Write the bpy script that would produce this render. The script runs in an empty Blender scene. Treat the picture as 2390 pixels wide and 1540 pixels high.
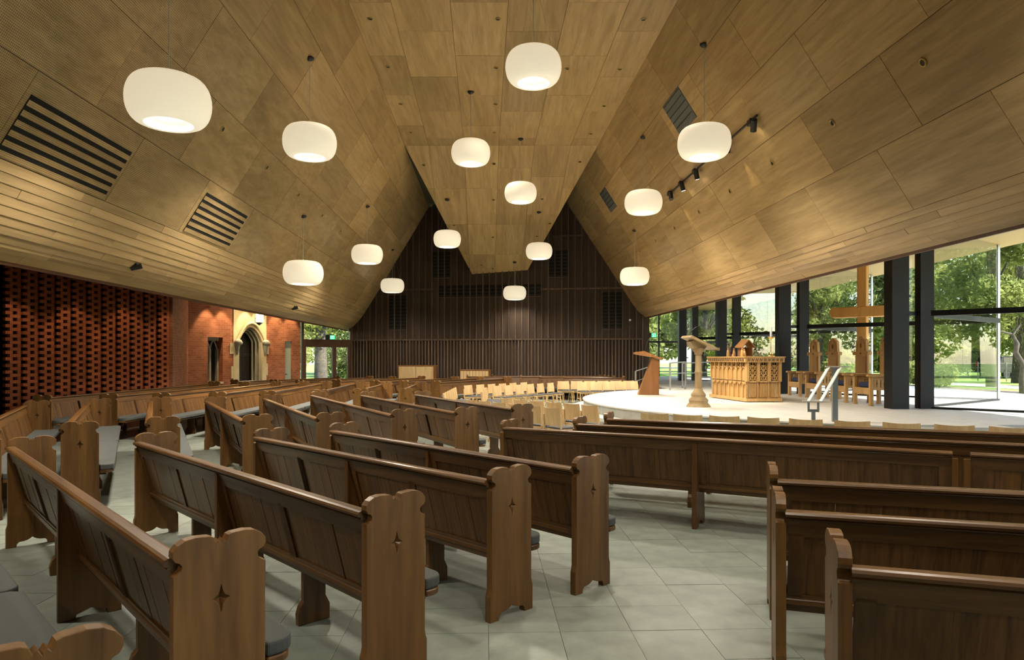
import bpy, bmesh, math, random
from mathutils import Vector, Matrix
R = random.Random(7)
scene = bpy.context.scene
COL = scene.collection
PI = math.pi
# ------------------------------------------------------------------ camera, sky, sun, exposure
cam_d = bpy.data.cameras.new('camera'); cam = bpy.data.objects.new('camera', cam_d); COL.objects.link(cam)
cam_d.sensor_width = 36.0; cam_d.sensor_fit = 'HORIZONTAL'; cam_d.lens = 1600 / 2390 * 36
cam_d.shift_y = 66 / 2390; cam_d.clip_start = 0.05; cam_d.clip_end = 400
cam.location = (0, 0, 1.72); cam.rotation_euler = (PI / 2, 0, 0)
scene.camera = cam
world = bpy.data.worlds.new('sky'); scene.world = world; world.use_nodes = True
wn = world.node_tree.nodes; wl = world.node_tree.links
sky = wn.new('ShaderNodeTexSky'); sky.sky_type = 'NISHITA'; sky.sun_disc = False
SUN_EL, SUN_AZ = math.radians(46), math.radians(114)      # azimuth measured from +Y towards +X
sky.sun_elevation = SUN_EL; sky.sun_rotation = SUN_AZ; sky.air_density = 1.0; sky.dust_density = 0.8
wl.new(sky.outputs[0], wn['Background'].inputs[0]); wn['Background'].inputs[1].default_value = 0.36
sun_d = bpy.data.lights.new('sun', 'SUN'); sun = bpy.data.objects.new('sun', sun_d); COL.objects.link(sun)
sun_d.energy = 10.0; sun_d.angle = math.radians(0.6); sun_d.color = (1.0, 0.95, 0.86)
sdir = Vector((math.sin(SUN_AZ) * math.cos(SUN_EL), math.cos(SUN_AZ) * math.cos(SUN_EL), math.sin(SUN_EL)))
sun.rotation_euler = sdir.to_track_quat('Z', 'Y').to_euler(); sun.location = sdir * 60
vs = scene.view_settings
vs.view_transform = 'Standard'; vs.look = 'None'; vs.gamma = 1.0; vs.use_curve_mapping = False; vs.exposure = 0.86
scene.cycles.use_denoising = True
scene.cycles.max_bounces = 6; scene.cycles.diffuse_bounces = 4; scene.cycles.glossy_bounces = 3; scene.cycles.use_adaptive_sampling = True; scene.cycles.adaptive_threshold = 0.08; scene.cycles.adaptive_min_samples = 20; scene.cycles.transparent_max_bounces = 16
scene.cycles.caustics_reflective = False; scene.cycles.caustics_refractive = False
scene.cycles.sample_clamp_indirect = 6.0

# ------------------------------------------------------------------ materials
MATS = {}
def base_mat(name):
    m = bpy.data.materials.new(name); m.use_nodes = True
    nt = m.node_tree; return m, nt, nt.nodes, nt.links, nt.nodes['Principled BSDF']
def plain(name, col, rough=0.6, metal=0.0, spec=0.5, var=0.0, noise=0.0, nscale=8.0, emit=None, bump=0.0, trans=0.0):
    m, nt, N, L, P = base_mat(name)
    P.inputs['Roughness'].default_value = rough; P.inputs['Metallic'].default_value = metal
    P.inputs['Specular IOR Level'].default_value = spec
    P.inputs['Base Color'].default_value = (*col, 1)
    if var or noise:
        hsv = N.new('ShaderNodeHueSaturation'); hsv.inputs['Color'].default_value = (*col, 1)
        tc = N.new('ShaderNodeTexCoord'); nz = N.new('ShaderNodeTexNoise'); nz.inputs['Scale'].default_value = nscale
        nz.inputs['Detail'].default_value = 5
        L.new(tc.outputs['Object'], nz.inputs['Vector'])
        oi = N.new('ShaderNodeObjectInfo')
        a = N.new('ShaderNodeMapRange'); a.inputs['To Min'].default_value = 1 - var; a.inputs['To Max'].default_value = 1 + var
        L.new(oi.outputs['Random'], a.inputs['Value'])
        b = N.new('ShaderNodeMapRange'); b.inputs['From Min'].default_value = .3; b.inputs['From Max'].default_value = .7
        b.inputs['To Min'].default_value = 1 - noise; b.inputs['To Max'].default_value = 1 + noise
        L.new(nz.outputs['Fac'], b.inputs['Value'])
        mu = N.new('ShaderNodeMath'); mu.operation = 'MULTIPLY'
        L.new(a.outputs[0], mu.inputs[0]); L.new(b.outputs[0], mu.inputs[1]); L.new(mu.outputs[0], hsv.inputs['Value'])
        L.new(hsv.outputs[0], P.inputs['Base Color'])
        if bump:
            bp = N.new('ShaderNodeBump'); bp.inputs['Strength'].default_value = bump; bp.inputs['Distance'].default_value = .02
            L.new(nz.outputs['Fac'], bp.inputs['Height']); L.new(bp.outputs[0], P.inputs['Normal'])
    if emit:
        P.inputs['Emission Color'].default_value = (*emit[0], 1); P.inputs['Emission Strength'].default_value = emit[1]
    MATS[name] = m; return m
def wood(name, c1, c2, stretch, rough=0.4, var=0.12, coat=0.0, coord='Object', scale=1.0, perf=False, broad=0.0):
    """grain runs along the axis whose stretch is small"""
    m, nt, N, L, P = base_mat(name)
    tc = N.new('ShaderNodeTexCoord'); oi = N.new('ShaderNodeObjectInfo')
    off = N.new('ShaderNodeVectorMath'); off.operation = 'SCALE'; off.inputs[0].default_value = (13.1, 7.7, 23.3)
    L.new(oi.outputs['Random'], off.inputs['Scale'])
    add = N.new('ShaderNodeVectorMath'); add.operation = 'ADD'
    L.new(tc.outputs[coord], add.inputs[0]); L.new(off.outputs[0], add.inputs[1])
    mp = N.new('ShaderNodeMapping'); mp.inputs['Scale'].default_value = [s * scale for s in stretch]
    L.new(add.outputs[0], mp.inputs['Vector'])
    n1 = N.new('ShaderNodeTexNoise'); n1.inputs['Scale'].default_value = 1; n1.inputs['Detail'].default_value = 4
    n1.inputs['Roughness'].default_value = .62; n1.inputs['Distortion'].default_value = .6
    L.new(mp.outputs[0], n1.inputs['Vector'])
    mp2 = N.new('ShaderNodeMapping'); mp2.inputs['Scale'].default_value = [s * scale * .22 for s in stretch]
    L.new(add.outputs[0], mp2.inputs['Vector'])
    wv = N.new('ShaderNodeTexNoise'); wv.inputs['Scale'].default_value = 1; wv.inputs['Detail'].default_value = 2
    wv.inputs['Distortion'].default_value = 1.5
    L.new(mp2.outputs[0], wv.inputs['Vector'])
    mixf = N.new('ShaderNodeMath'); mixf.operation = 'MULTIPLY_ADD'; mixf.inputs[1].default_value = .5
    L.new(n1.outputs['Fac'], mixf.inputs[0])
    h2 = N.new('ShaderNodeMath'); h2.operation = 'MULTIPLY'; h2.inputs[1].default_value = .5; L.new(wv.outputs['Fac'], h2.inputs[0])
    L.new(h2.outputs[0], mixf.inputs[2])
    cr = N.new('ShaderNodeValToRGB'); cr.color_ramp.elements[0].position = .36; cr.color_ramp.elements[1].position = .64
    cr.color_ramp.elements[0].color = (*c1, 1); cr.color_ramp.elements[1].color = (*c2, 1)
    L.new(mixf.outputs[0], cr.inputs[0])
    hsv = N.new('ShaderNodeHueSaturation'); L.new(cr.outputs[0], hsv.inputs['Color'])
    mr = N.new('ShaderNodeMapRange'); mr.inputs['To Min'].default_value = 1 - var; mr.inputs['To Max'].default_value = 1 + var
    L.new(oi.outputs['Random'], mr.inputs['Value']); val = mr.outputs[0]
    if perf:      # rows of small drilled holes, in metres of the panel's own surface
        sc = N.new('ShaderNodeVectorMath'); sc.operation = 'SCALE'; sc.inputs['Scale'].default_value = 1 / .026
        L.new(tc.outputs['UV'], sc.inputs[0])
        fr = N.new('ShaderNodeVectorMath'); fr.operation = 'FRACTION'; L.new(sc.outputs[0], fr.inputs[0])
        sb = N.new('ShaderNodeVectorMath'); sb.operation = 'SUBTRACT'; sb.inputs[1].default_value = (.5, .5, 0); L.new(fr.outputs[0], sb.inputs[0])
        ln = N.new('ShaderNodeVectorMath'); ln.operation = 'LENGTH'; L.new(sb.outputs[0], ln.inputs[0])
        st = N.new('ShaderNodeMapRange'); st.inputs['From Min'].default_value = .26; st.inputs['From Max'].default_value = .34
        st.inputs['To Min'].default_value = .35; st.inputs['To Max'].default_value = 1.0; L.new(ln.outputs['Value'], st.inputs['Value'])
        mm = N.new('ShaderNodeMath'); mm.operation = 'MULTIPLY'; L.new(val, mm.inputs[0]); L.new(st.outputs[0], mm.inputs[1]); val = mm.outputs[0]
    L.new(val, hsv.inputs['Value']); L.new(hsv.outputs[0], P.inputs['Base Color'])
    P.inputs['Roughness'].default_value = rough
    P.inputs['Specular IOR Level'].default_value = .28
    if coat: P.inputs['Coat Weight'].default_value = coat; P.inputs['Coat Roughness'].default_value = .18
    MATS[name] = m; return m
def glass(name, tint=(.93, .95, .93), refl=.5):
    m, nt, N, L, P = base_mat(name); N.remove(P)
    out = N['Material Output']; t = N.new('ShaderNodeBsdfTransparent'); t.inputs[0].default_value = (*tint, 1)
    g = N.new('ShaderNodeBsdfGlossy'); g.inputs['Roughness'].default_value = .0
    fr = N.new('ShaderNodeFresnel'); fr.inputs['IOR'].default_value = 1.5
    mu = N.new('ShaderNodeMath'); mu.operation = 'MULTIPLY'; mu.inputs[1].default_value = refl; L.new(fr.outputs[0], mu.inputs[0])
    mx = N.new('ShaderNodeMixShader'); L.new(mu.outputs[0], mx.inputs[0]); L.new(t.outputs[0], mx.inputs[1]); L.new(g.outputs[0], mx.inputs[2])
    L.new(mx.outputs[0], out.inputs['Surface']); MATS[name] = m; return m
def leafmat(name, c, c2):
    m, nt, N, L, P = base_mat(name); N.remove(P); out = N['Material Output']
    tc = N.new('ShaderNodeTexCoord'); nz = N.new('ShaderNodeTexNoise'); nz.inputs['Scale'].default_value = 1.3; nz.inputs['Detail'].default_value = 6
    L.new(tc.outputs['Object'], nz.inputs['Vector'])
    cr = N.new('ShaderNodeValToRGB'); cr.color_ramp.elements[0].position = .38; cr.color_ramp.elements[1].position = .62
    cr.color_ramp.elements[0].color = (*c, 1); cr.color_ramp.elements[1].color = (*c2, 1); L.new(nz.outputs['Fac'], cr.inputs[0])
    d = N.new('ShaderNodeBsdfDiffuse'); t = N.new('ShaderNodeBsdfTranslucent'); L.new(cr.outputs[0], d.inputs[0]); L.new(cr.outputs[0], t.inputs[0])
    mx = N.new('ShaderNodeMixShader'); mx.inputs[0].default_value = .5; L.new(d.outputs[0], mx.inputs[1]); L.new(t.outputs[0], mx.inputs[2])
    L.new(mx.outputs[0], out.inputs['Surface']); MATS[name] = m; return m
def bricks(name, c1, c2, mortar):
    m, nt, N, L, P = base_mat(name)
    tc = N.new('ShaderNodeTexCoord'); b = N.new('ShaderNodeTexBrick'); L.new(tc.outputs['UV'], b.inputs['Vector'])
    b.inputs['Color1'].default_value = (*c1, 1); b.inputs['Color2'].default_value = (*c2, 1); b.inputs['Mortar'].default_value = (*mortar, 1)
    b.inputs['Scale'].default_value = 1; b.inputs['Mortar Size'].default_value = .005; b.inputs['Brick Width'].default_value = .24; b.inputs['Row Height'].default_value = .086
    b.inputs['Bias'].default_value = -.1
    nz = N.new('ShaderNodeTexNoise'); nz.inputs['Scale'].default_value = 3; nz.inputs['Detail'].default_value = 5; L.new(tc.outputs['UV'], nz.inputs['Vector'])
    mr = N.new('ShaderNodeMapRange'); mr.inputs['To Min'].default_value = .7; mr.inputs['To Max'].default_value = 1.3; L.new(nz.outputs['Fac'], mr.inputs['Value'])
    hsv = N.new('ShaderNodeHueSaturation'); L.new(b.outputs['Color'], hsv.inputs['Color']); L.new(mr.outputs[0], hsv.inputs['Value'])
    L.new(hsv.outputs[0], P.inputs['Base Color']); P.inputs['Roughness'].default_value = .85
    bp = N.new('ShaderNodeBump'); bp.inputs['Strength'].default_value = .5; bp.inputs['Distance'].default_value = .006; bp.invert = True
    L.new(b.outputs['Fac'], bp.inputs['Height']); L.new(bp.outputs[0], P.inputs['Normal'])
    MATS[name] = m; return m

PLY1, PLY2 = (.39, .262, .112), (.57, .402, .190)
wood('ply', PLY1, PLY2, (1.2, 14, 1), rough=.42, var=.17, coord='UV')
wood('ply_perf', PLY1, PLY2, (3.0, 9, 1), rough=.5, var=.11, coord='UV', perf=True)
wood('ply_board', (.40, .27, .125), (.56, .395, .20), (1.0, 16, 1), rough=.42, var=.17, coord='UV')
plain('ply_back', (.06, .04, .02), .8)
PW1, PW2 = (.054, .0232, .0062), (.140, .0655, .0175)
wood('pew_x', PW1, PW2, (1.5, 22, 22), rough=.36, var=.14, coat=.15)
wood('pew_z', PW1, PW2, (16, 16, 1.3), rough=.40, var=.2, coat=.1)
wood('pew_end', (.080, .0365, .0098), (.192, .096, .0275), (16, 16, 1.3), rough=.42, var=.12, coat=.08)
plain('cushion_grey', (.058, .063, .060), .95, noise=.12, nscale=260, bump=.15)
wood('oak_z', (.50, .34, .165), (.66, .47, .25), (22, 22, 1.6), rough=.4, var=.05, coat=.15)
plain('chair_pad', (.055, .056, .06), .9, noise=.1, nscale=200)
wood('batten', (.085, .057, .039), (.150, .104, .072), (20, 20, 1.0), rough=.6, var=.25)
wood('wallboard', (.040, .026, .0175), (.072, .047, .032), (12, 12, .8), rough=.65, var=.14)
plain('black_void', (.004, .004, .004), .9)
plain('black_metal', (.012, .013, .014), .45)
plain('steel_dark', (.007, .007, .0072), .45, spec=.22)
plain('steel_grey', (.42, .43, .42), .35, metal=.8)
plain('rail_paint', (.50, .49, .44), .45)
plain('rail_dark', (.13, .15, .15), .45)
plain('brass', (.55, .40, .13), .28, metal=1.0)
plain('gold', (.75, .52, .18), .25, metal=1.0)
plain('cord', (.55, .55, .5), .6)
plain('slate', (.215, .242, .208), .42, var=.08, noise=.17, nscale=5.5, bump=.12)
plain('slate_joint', (.12, .13, .115), .8)
plain('dais_stone', (.50, .485, .45), .5, var=.05, noise=.08, nscale=4)
plain('dais_rim', (.26, .265, .24), .6, noise=.12, nscale=6)
plain('brick_a', (.40, .105, .036), .85, var=.22, noise=.18, nscale=14, bump=.2)
bricks('brick_wall', (.40, .13, .055), (.27, .075, .030), (.36, .24, .16))
plain('mortar', (.20, .11, .07), .95)
plain('dark_brick', (.10, .035, .018), .9, noise=.2, nscale=8)
plain('plaster', (.45, .42, .36), .8)
plain('stone_cream', (.62, .52, .33), .8, noise=.10, nscale=3, bump=.08)
plain('stone_grey', (.34, .33, .28), .8, noise=.12, nscale=5)
plain('door_dark', (.022, .015, .011), .6, noise=.2, nscale=9)
plain('iron', (.16, .14, .11), .5, metal=.6)
plain('door_green', (.36, .42, .36), .6)
wood('frame_brown', (.07, .028, .012), (.12, .05, .02), (16, 16, 1.2), rough=.45, var=.05)
wood('ambo_wood', (.20, .088, .030), (.30, .138, .050), (14, 14, 1.4), rough=.38, coat=.2)
wood('altar_wood', (.34, .195, .070), (.49, .30, .118), (14, 14, 1.6), rough=.45, var=.04)
wood('cross_wood', (.52, .24, .06), (.66, .34, .10), (12, 12, 1.0), rough=.5)
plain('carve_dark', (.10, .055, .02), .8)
plain('blue_fabric', (.012, .018, .06), .9, noise=.3, nscale=30)
wood('lect_stone', (.20, .135, .062), (.30, .21, .105), (8, 8, 1.5), rough=.5, var=.02)
plain('wax', (.8, .76, .78), .5)
plain('white_paint', (.8, .8, .78), .5)
glass('glass', (.94, .955, .94), .28)
plain('exit_green', (.01, .25, .07), .5, emit=((.02, .8, .25), .9))
plain('exit_white', (.8, .9, .8), .5, emit=((.7, 1, .8), 1.0))
plain('lamp_shade', (.86, .82, .70), .55, emit=((1.0, .88, .64), .34))
plain('lamp_glow', (.9, .9, .85), .5, emit=((1.0, .94, .80), 2.6))
plain('lamp_inner', (.92, .9, .84), .6, emit=((1.0, .90, .70), .03))
plain('bulb', (1, 1, 1), .5, emit=((1.0, .80, .45), 30.0))
plain('lantern_glass', (.9, .8, .6), .4, emit=((1.0, .75, .38), 4.0))
plain('spot_lens', (1, 1, 1), .5, emit=((1.0, .85, .6), 14.0))
leafmat('leaf_a', (.17, .205, .055), (.40, .43, .15)); leafmat('leaf_b', (.11, .14, .045), (.29, .33, .12))
leafmat('leaf_c', (.19, .21, .045), (.37, .37, .11)); leafmat('leaf_red', (.10, .022, .03), (.26, .07, .06))
plain('bark', (.085, .07, .052), .95, noise=.35, nscale=6, bump=.5)
plain('lawn', (.20, .30, .055), .95, noise=.25, nscale=.9)
plain('path', (.50, .46, .38), .9, noise=.1, nscale=2)
plain('terrace', (.62, .61, .57), .7, noise=.06, nscale=3)
plain('earth', (.24, .19, .13), .95, noise=.3, nscale=3)
plain('car_paint', (.010, .012, .016), .25); plain('tyre', (.012, .012, .012), .8); plain('tail_red', (.45, .015, .012), .3)
plain('car_glass', (.03, .035, .04), .1); plain('chrome', (.7, .7, .7), .2, metal=1.0)
plain('fence_wire', (.35, .36, .35), .6)
plain('house_brick', (.22, .10, .06), .9, noise=.2); plain('roof_grey', (.2, .2, .21), .8)

# ------------------------------------------------------------------ mesh helpers
def props(o, label=None, cat=None, group=None, kind=None):
    if label: o['label'] = label
    if cat: o['category'] = cat
    if group: o['group'] = group
    if kind: o['kind'] = kind
    return o
def link(name, me, mat=None, parent=None, loc=(0, 0, 0), rz=0.0, smooth=False):
    o = bpy.data.objects.new(name, me); COL.objects.link(o)
    o.location = loc; o.rotation_euler = (0, 0, rz)
    if parent: o.parent = parent
    if mat and not me.materials: me.materials.append(MATS[mat])
    return o
def empty(name, loc=(0, 0, 0), rz=0.0, **k):
    o = bpy.data.objects.new(name, None); COL.objects.link(o); o.location = loc; o.rotation_euler = (0, 0, rz)
    o.empty_display_size = .1; return props(o, **k)
class MB:
    def __init__(s): s.v = []; s.f = []; s.sm = []; s.uv = None
    def add(s, vs_, fs, smooth=False):
        b = len(s.v); s.v += [tuple(p) for p in vs_]; s.f += [[i + b for i in f] for f in fs]; s.sm += [smooth] * len(fs); return s
    def box(s, x0, x1, y0, y1, z0, z1, M=None, c=0.0):
        if c:
            pts = [(x0 + c, y0), (x1 - c, y0), (x1, y0 + c), (x1, y1 - c), (x1 - c, y1), (x0 + c, y1), (x0, y1 - c), (x0, y0 + c)]
            return s.prism(pts, z0, z1, 'z', M)
        v = [(x, y, z) for z in (z0, z1) for x, y in ((x0, y0), (x1, y0), (x1, y1), (x0, y1))]
        if M is not None: v = [M @ Vector(p) for p in v]
        return s.add(v, [(3, 2, 1, 0), (4, 5, 6, 7), (0, 1, 5, 4), (1, 2, 6, 5), (2, 3, 7, 6), (3, 0, 4, 7)])
    def prism(s, pts, a, b, axis='z', M=None):
        n = len(pts)
        def P(p, h):
            q = {'z': (p[0], p[1], h), 'x': (h, p[0], p[1]), 'y': (p[0], h, p[1])}[axis]
            return M @ Vector(q) if M is not None else q
        v = [P(p, a) for p in pts] + [P(p, b) for p in pts]
        f = [list(range(n))[::-1], list(range(n, 2 * n))] + [(i, (i + 1) % n, n + (i + 1) % n, n + i) for i in range(n)]
        return s.add(v, f)
    def lathe(s, prof, n=24, c=(0, 0, 0), cap=True, M=None):
        v = []; f = []
        for r, z in prof:
            for k in range(n):
                p = Vector((c[0] + r * math.cos(2 * PI * k / n), c[1] + r * math.sin(2 * PI * k / n), c[2] + z))
                v.append(M @ p if M is not None else p)
        for i in range(len(prof) - 1):
            for k in range(n):
                f.append((i * n + k, i * n + (k + 1) % n, (i + 1) * n + (k + 1) % n, (i + 1) * n + k))
        s.add(v, f, True)
        if cap:
            s.add([v[k] for k in range(n)][::-1], [list(range(n))]); s.add(v[-n:], [list(range(n))])
        return s
    def tube(s, path, r, n=8, closed=False):
        path = [Vector(p) for p in path]; m = len(path); rr = r if isinstance(r, (list, tuple)) else [r] * m
        v = []; prev = None
        for i, p in enumerate(path):
            t = (path[(i + 1) % m] - path[i - 1]) if closed else (path[min(i + 1, m - 1)] - path[max(i - 1, 0)])
            t.normalize()
            up = Vector((0, 0, 1)) if abs(t.z) < .95 else Vector((1, 0, 0))
            a = t.cross(up).normalized(); b = t.cross(a).normalized()
            if prev is not None and a.dot(prev) < 0: a, b = -a, -b
            prev = a
            for k in range(n):
                th = 2 * PI * k / n; v.append(p + (a * math.cos(th) + b * math.sin(th)) * rr[i])
        f = []
        for i in range(m if closed else m - 1):
            j = (i + 1) % m
            for k in range(n): f.append((i * n + k, i * n + (k + 1) % n, j * n + (k + 1) % n, j * n + k))
        s.add(v, f, True)
        if not closed: s.add(v[:n][::-1], [list(range(n))]); s.add(v[-n:], [list(range(n))])
        return s
    def bar(s, a, b, w, h):
        """rectangular bar from a to b, w across, h deep (vertical-ish)"""
        a = Vector(a); b = Vector(b); t = (b - a).normalized(); up = Vector((0, 0, 1)) if abs(t.z) < .98 else Vector((0, 1, 0))
        sd = t.cross(up).normalized() * (w / 2); u = sd.cross(t).normalized() * (h / 2)
        v = [a - sd - u, a + sd - u, a + sd + u, a - sd + u, b - sd - u, b + sd - u, b + sd + u, b - sd + u]
        return s.add(v, [(3, 2, 1, 0), (4, 5, 6, 7), (0, 1, 5, 4), (1, 2, 6, 5), (2, 3, 7, 6), (3, 0, 4, 7)])
    def sphere(s, c, r, nu=12, nv=8, sc=(1, 1, 1)):
        prof = [(max(1e-4, r * math.sin(PI * i / nv)), -r * math.cos(PI * i / nv)) for i in range(nv + 1)]
        v = []; f = []
        for rr, z in prof:
            for k in range(nu): v.append((c[0] + rr * math.cos(2 * PI * k / nu) * sc[0], c[1] + rr * math.sin(2 * PI * k / nu) * sc[1], c[2] + z * sc[2]))
        for i in range(nv):
            for k in range(nu): f.append((i * nu + k, i * nu + (k + 1) % nu, (i + 1) * nu + (k + 1) % nu, (i + 1) * nu + k))
        return s.add(v, f, True)
    def mesh(s, name, mat=None, uvs=None, fix=True):
        me = bpy.data.meshes.new(name); me.from_pydata(s.v, [], s.f)
        me.polygons.foreach_set('use_smooth', s.sm)
        if uvs is not None:
            ul = me.uv_layers.new(name='UVMap')
            for lp in me.loops: ul.data[lp.index].uv = uvs[lp.vertex_index]
        if fix:
            bm = bmesh.new(); bm.from_mesh(me); bmesh.ops.recalc_face_normals(bm, faces=bm.faces); bm.to_mesh(me); bm.free()
        if mat: me.materials.append(MATS[mat])
        me.update(); return me
    def build(s, name, mat, parent=None, loc=(0, 0, 0), rz=0.0, uvs=None):
        return link(name, s.mesh(name, mat, uvs), None, parent, loc, rz)
def bevel_mesh(me, w, seg=2, angle=40):
    bm = bmesh.new(); bm.from_mesh(me)
    bmesh.ops.remove_doubles(bm, verts=bm.verts, dist=1e-5)
    ed = [e for e in bm.edges if len(e.link_faces) == 2 and e.calc_face_angle(0) > math.radians(angle)]
    bmesh.ops.bevel(bm, geom=ed, offset=w, offset_type='OFFSET', segments=seg, profile=.5, affect='EDGES', clamp_overlap=True)
    for f in bm.faces: f.smooth = False
    bm.to_mesh(me); bm.free(); return me
def holed_plate(name, outer, holes, thick, mat, bev=0.0, seg=2, axis='x'):
    """outline (u,z) with holes, extruded by thick along local x (axis='x') or y"""
    bm = bmesh.new(); edges = []
    for loop in [outer] + holes:
        vs_ = [bm.verts.new((0, p[0], p[1])) for p in loop]
        edges += [bm.edges.new((vs_[i], vs_[(i + 1) % len(vs_)])) for i in range(len(vs_))]
    bmesh.ops.triangle_fill(bm, edges=edges, use_beauty=True, use_dissolve=False)
    rim = [e for e in bm.edges if len(e.link_faces) == 1]
    ret = bmesh.ops.extrude_face_region(bm, geom=list(bm.faces))
    nv = [g for g in ret['geom'] if isinstance(g, bmesh.types.BMVert)]
    bmesh.ops.translate(bm, verts=nv, vec=(thick, 0, 0))
    bmesh.ops.recalc_face_normals(bm, faces=bm.faces)
    if bev:
        ed = [e for e in bm.edges if len(e.link_faces) == 2 and e.calc_face_angle(0) > 1.2 and abs(e.verts[0].co.x - e.verts[1].co.x) < 1e-6]
        bmesh.ops.bevel(bm, geom=ed, offset=bev, offset_type='OFFSET', segments=seg, profile=.5, affect='EDGES', clamp_overlap=True)
    if axis == 'y':
        for v in bm.verts: v.co = Vector((v.co.y, v.co.x, v.co.z))
        bmesh.ops.reverse_faces(bm, faces=bm.faces)
    me = bpy.data.meshes.new(name); bm.to_mesh(me); bm.free(); me.materials.append(MATS[mat]); return me
def clip_poly(poly, n, d):
    """keep points with n.p <= d (2-D)"""
    out = []
    for i in range(len(poly)):
        a, b = poly[i], poly[(i + 1) % len(poly)]
        da = n[0] * a[0] + n[1] * a[1] - d; db = n[0] * b[0] + n[1] * b[1] - d
        if da <= 0: out.append(a)
        if (da < 0 < db) or (db < 0 < da):
            t = da / (da - db); out.append((a[0] + (b[0] - a[0]) * t, a[1] + (b[1] - a[1]) * t))
    return out
def spot(parent, loc, target, energy, size=60, blend=.6, col=(1, .86, .64), rad=.05):
    d = bpy.data.lights.new('lamp_light', 'SPOT'); d.energy = energy; d.spot_size = math.radians(size); d.spot_blend = blend; d.color = col
    d.shadow_soft_size = rad
    o = bpy.data.objects.new('lamp_light', d); COL.objects.link(o); o.location = loc
    o.rotation_euler = (Vector(loc) - Vector(target)).to_track_quat('Z', 'Y').to_euler()
    if parent: o.parent = parent
    return o
ORD = ['first', 'second', 'third', 'fourth', 'fifth', 'sixth', 'seventh', 'eighth', 'ninth', 'tenth', 'eleventh', 'twelfth', 'thirteenth', 'fourteenth']
# ================================================================== THE SETTING
# ---------------------------------------------------------------- roof lining
def ridge_l(y): return -2.81 - .035 * y
def ridge_r(y): return 3.95 - .0457 * y
PROF_L = [(0, 8.9), (3.0, 4.1), (3.2, 3.80), (3.38, 3.56), (3.55, 3.37), (3.72, 3.22), (3.95, 3.08)]
PROF_R = [(0, 8.9), (3.0, 4.1), (3.17, 3.87), (3.34, 3.71), (3.55, 3.58)]
def arc(prof):
    a = [0]
    for p, q in zip(prof, prof[1:]): a.append(a[-1] + math.hypot(q[0] - p[0], q[1] - p[1]))
    return a
ARC_L, ARC_R = arc(PROF_L), arc(PROF_R)
def prof_at(prof, ar, q):
    q = max(0, min(q, ar[-1]))
    for i in range(len(ar) - 1):
        if q <= ar[i + 1] + 1e-9:
            t = (q - ar[i]) / (ar[i + 1] - ar[i]); a, b = prof[i], prof[i + 1]
            n = Vector((b[1] - a[1], 0, -(b[0] - a[0])))       # placeholder, fixed below
            return a[0] + (b[0] - a[0]) * t, a[1] + (b[1] - a[1]) * t, (b[0] - a[0], b[1] - a[1])
def S_left(q, y, h=0.0):
    o, z, (dx, dz) = prof_at(PROF_L, ARC_L, q); l = math.hypot(dx, dz)
    return Vector((ridge_l(y) - o + h * dz / l, y, z + h * dx / l))
def S_right(q, y, h=0.0):
    o, z, (dx, dz) = prof_at(PROF_R, ARC_R, q); l = math.hypot(dx, dz)
    return Vector((ridge_r(y) + o - h * dz / l, y, z + h * dx / l))
SL = math.hypot(1, 1.6)                                        # slope length per metre of offset
ceiling = empty('ceiling', kind='structure', label='oak plywood lined vaulted ceiling with flat central strip')
def patch(name, S, q0, q1, y0, y1, mat, parent, thick=.016, gap=.004, nq=1, ny=1, h0=0.0, u0=0.0, lap=0.0):
    q0 += gap; q1 -= gap; y0 += gap; y1 -= gap
    v = []; uv = []; f = []
    for lay in (0, 1):
        for i in range(nq + 1):
            for j in range(ny + 1):
                q = q0 + (q1 - q0) * i / nq; y = y0 + (y1 - y0) * j / ny
                v.append(S(q, y, h0 + lay * thick - lap * i / nq)); uv.append((y + u0, q))
    W = ny + 1; T = (nq + 1) * W
    for i in range(nq):
        for j in range(ny):
            a = i * W + j; f.append((a, a + 1, a + W + 1, a + W)); f.append((T + a, T + a + W, T + a + W + 1, T + a + 1))
    for j in range(ny):
        f.append((j, T + j, T + j + 1, j + 1)); a = nq * W + j; f.append((a, a + 1, T + a + 1, T + a))
    for i in range(nq):
        a = i * W; f.append((a, a + W, T + a + W, T + a)); a = i * W + ny; f.append((a, T + a, T + a + W, a + W))
    m = MB(); m.add(v, f)
    return link(name, m.mesh(name, mat, uv), None, parent)
PLEN = 2.447
STRIPS = [0, .58, 1.17, 1.77, 2.4, 3.0]
STARTS_L = [15.15, 13.91, 12.77, 11.56, 10.40]
STARTS_R = [13.9, 12.56, 11.2, 9.85, 8.55]
for side, (S, starts, ymax) in enumerate(((S_left, STARTS_L, 33.0), (S_right, STARTS_R, 31.9))):
    for k in range(5):
        y = starts[k] - PLEN * math.ceil((starts[k] + 9) / PLEN)
        while y < ymax:
            y1 = min(y + PLEN, ymax)
            if y1 > -9 and y1 - y > .1:
                perf = side == 0 and (k >= 3 or (k == 2 and y < 16)) and y < 24
                patch('ceiling_panel', S, STRIPS[k] * SL, STRIPS[k + 1] * SL, max(y, -9), y1, 'ply_perf' if perf else 'ply', ceiling, h0=R.uniform(0, .004))
            y += PLEN
def planks(S, ar, rows, ymax):
    q = 3.0 * SL
    for r, w in enumerate(rows):
        y = -9 - R.uniform(0, 2)
        while y < ymax:
            ln = R.uniform(2.2, 3.0) if r else 2.45
            y1 = min(y + ln, ymax)
            if y1 > -9 and y1 - max(y, -9) > .1:
                patch('lining_board', S, q, min(q + w, ar[-1]), max(y, -9), y1, 'ply_board', ceiling, thick=.018, gap=.003, nq=2, lap=.009, h0=R.uniform(0, .006), u0=R.uniform(0, 30))
            y += ln
        q += w
planks(S_left, ARC_L, [.135] * 8 + [.135, ARC_L[-1] - 3.0 * SL - .135 * 9], 33.0)
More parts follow.
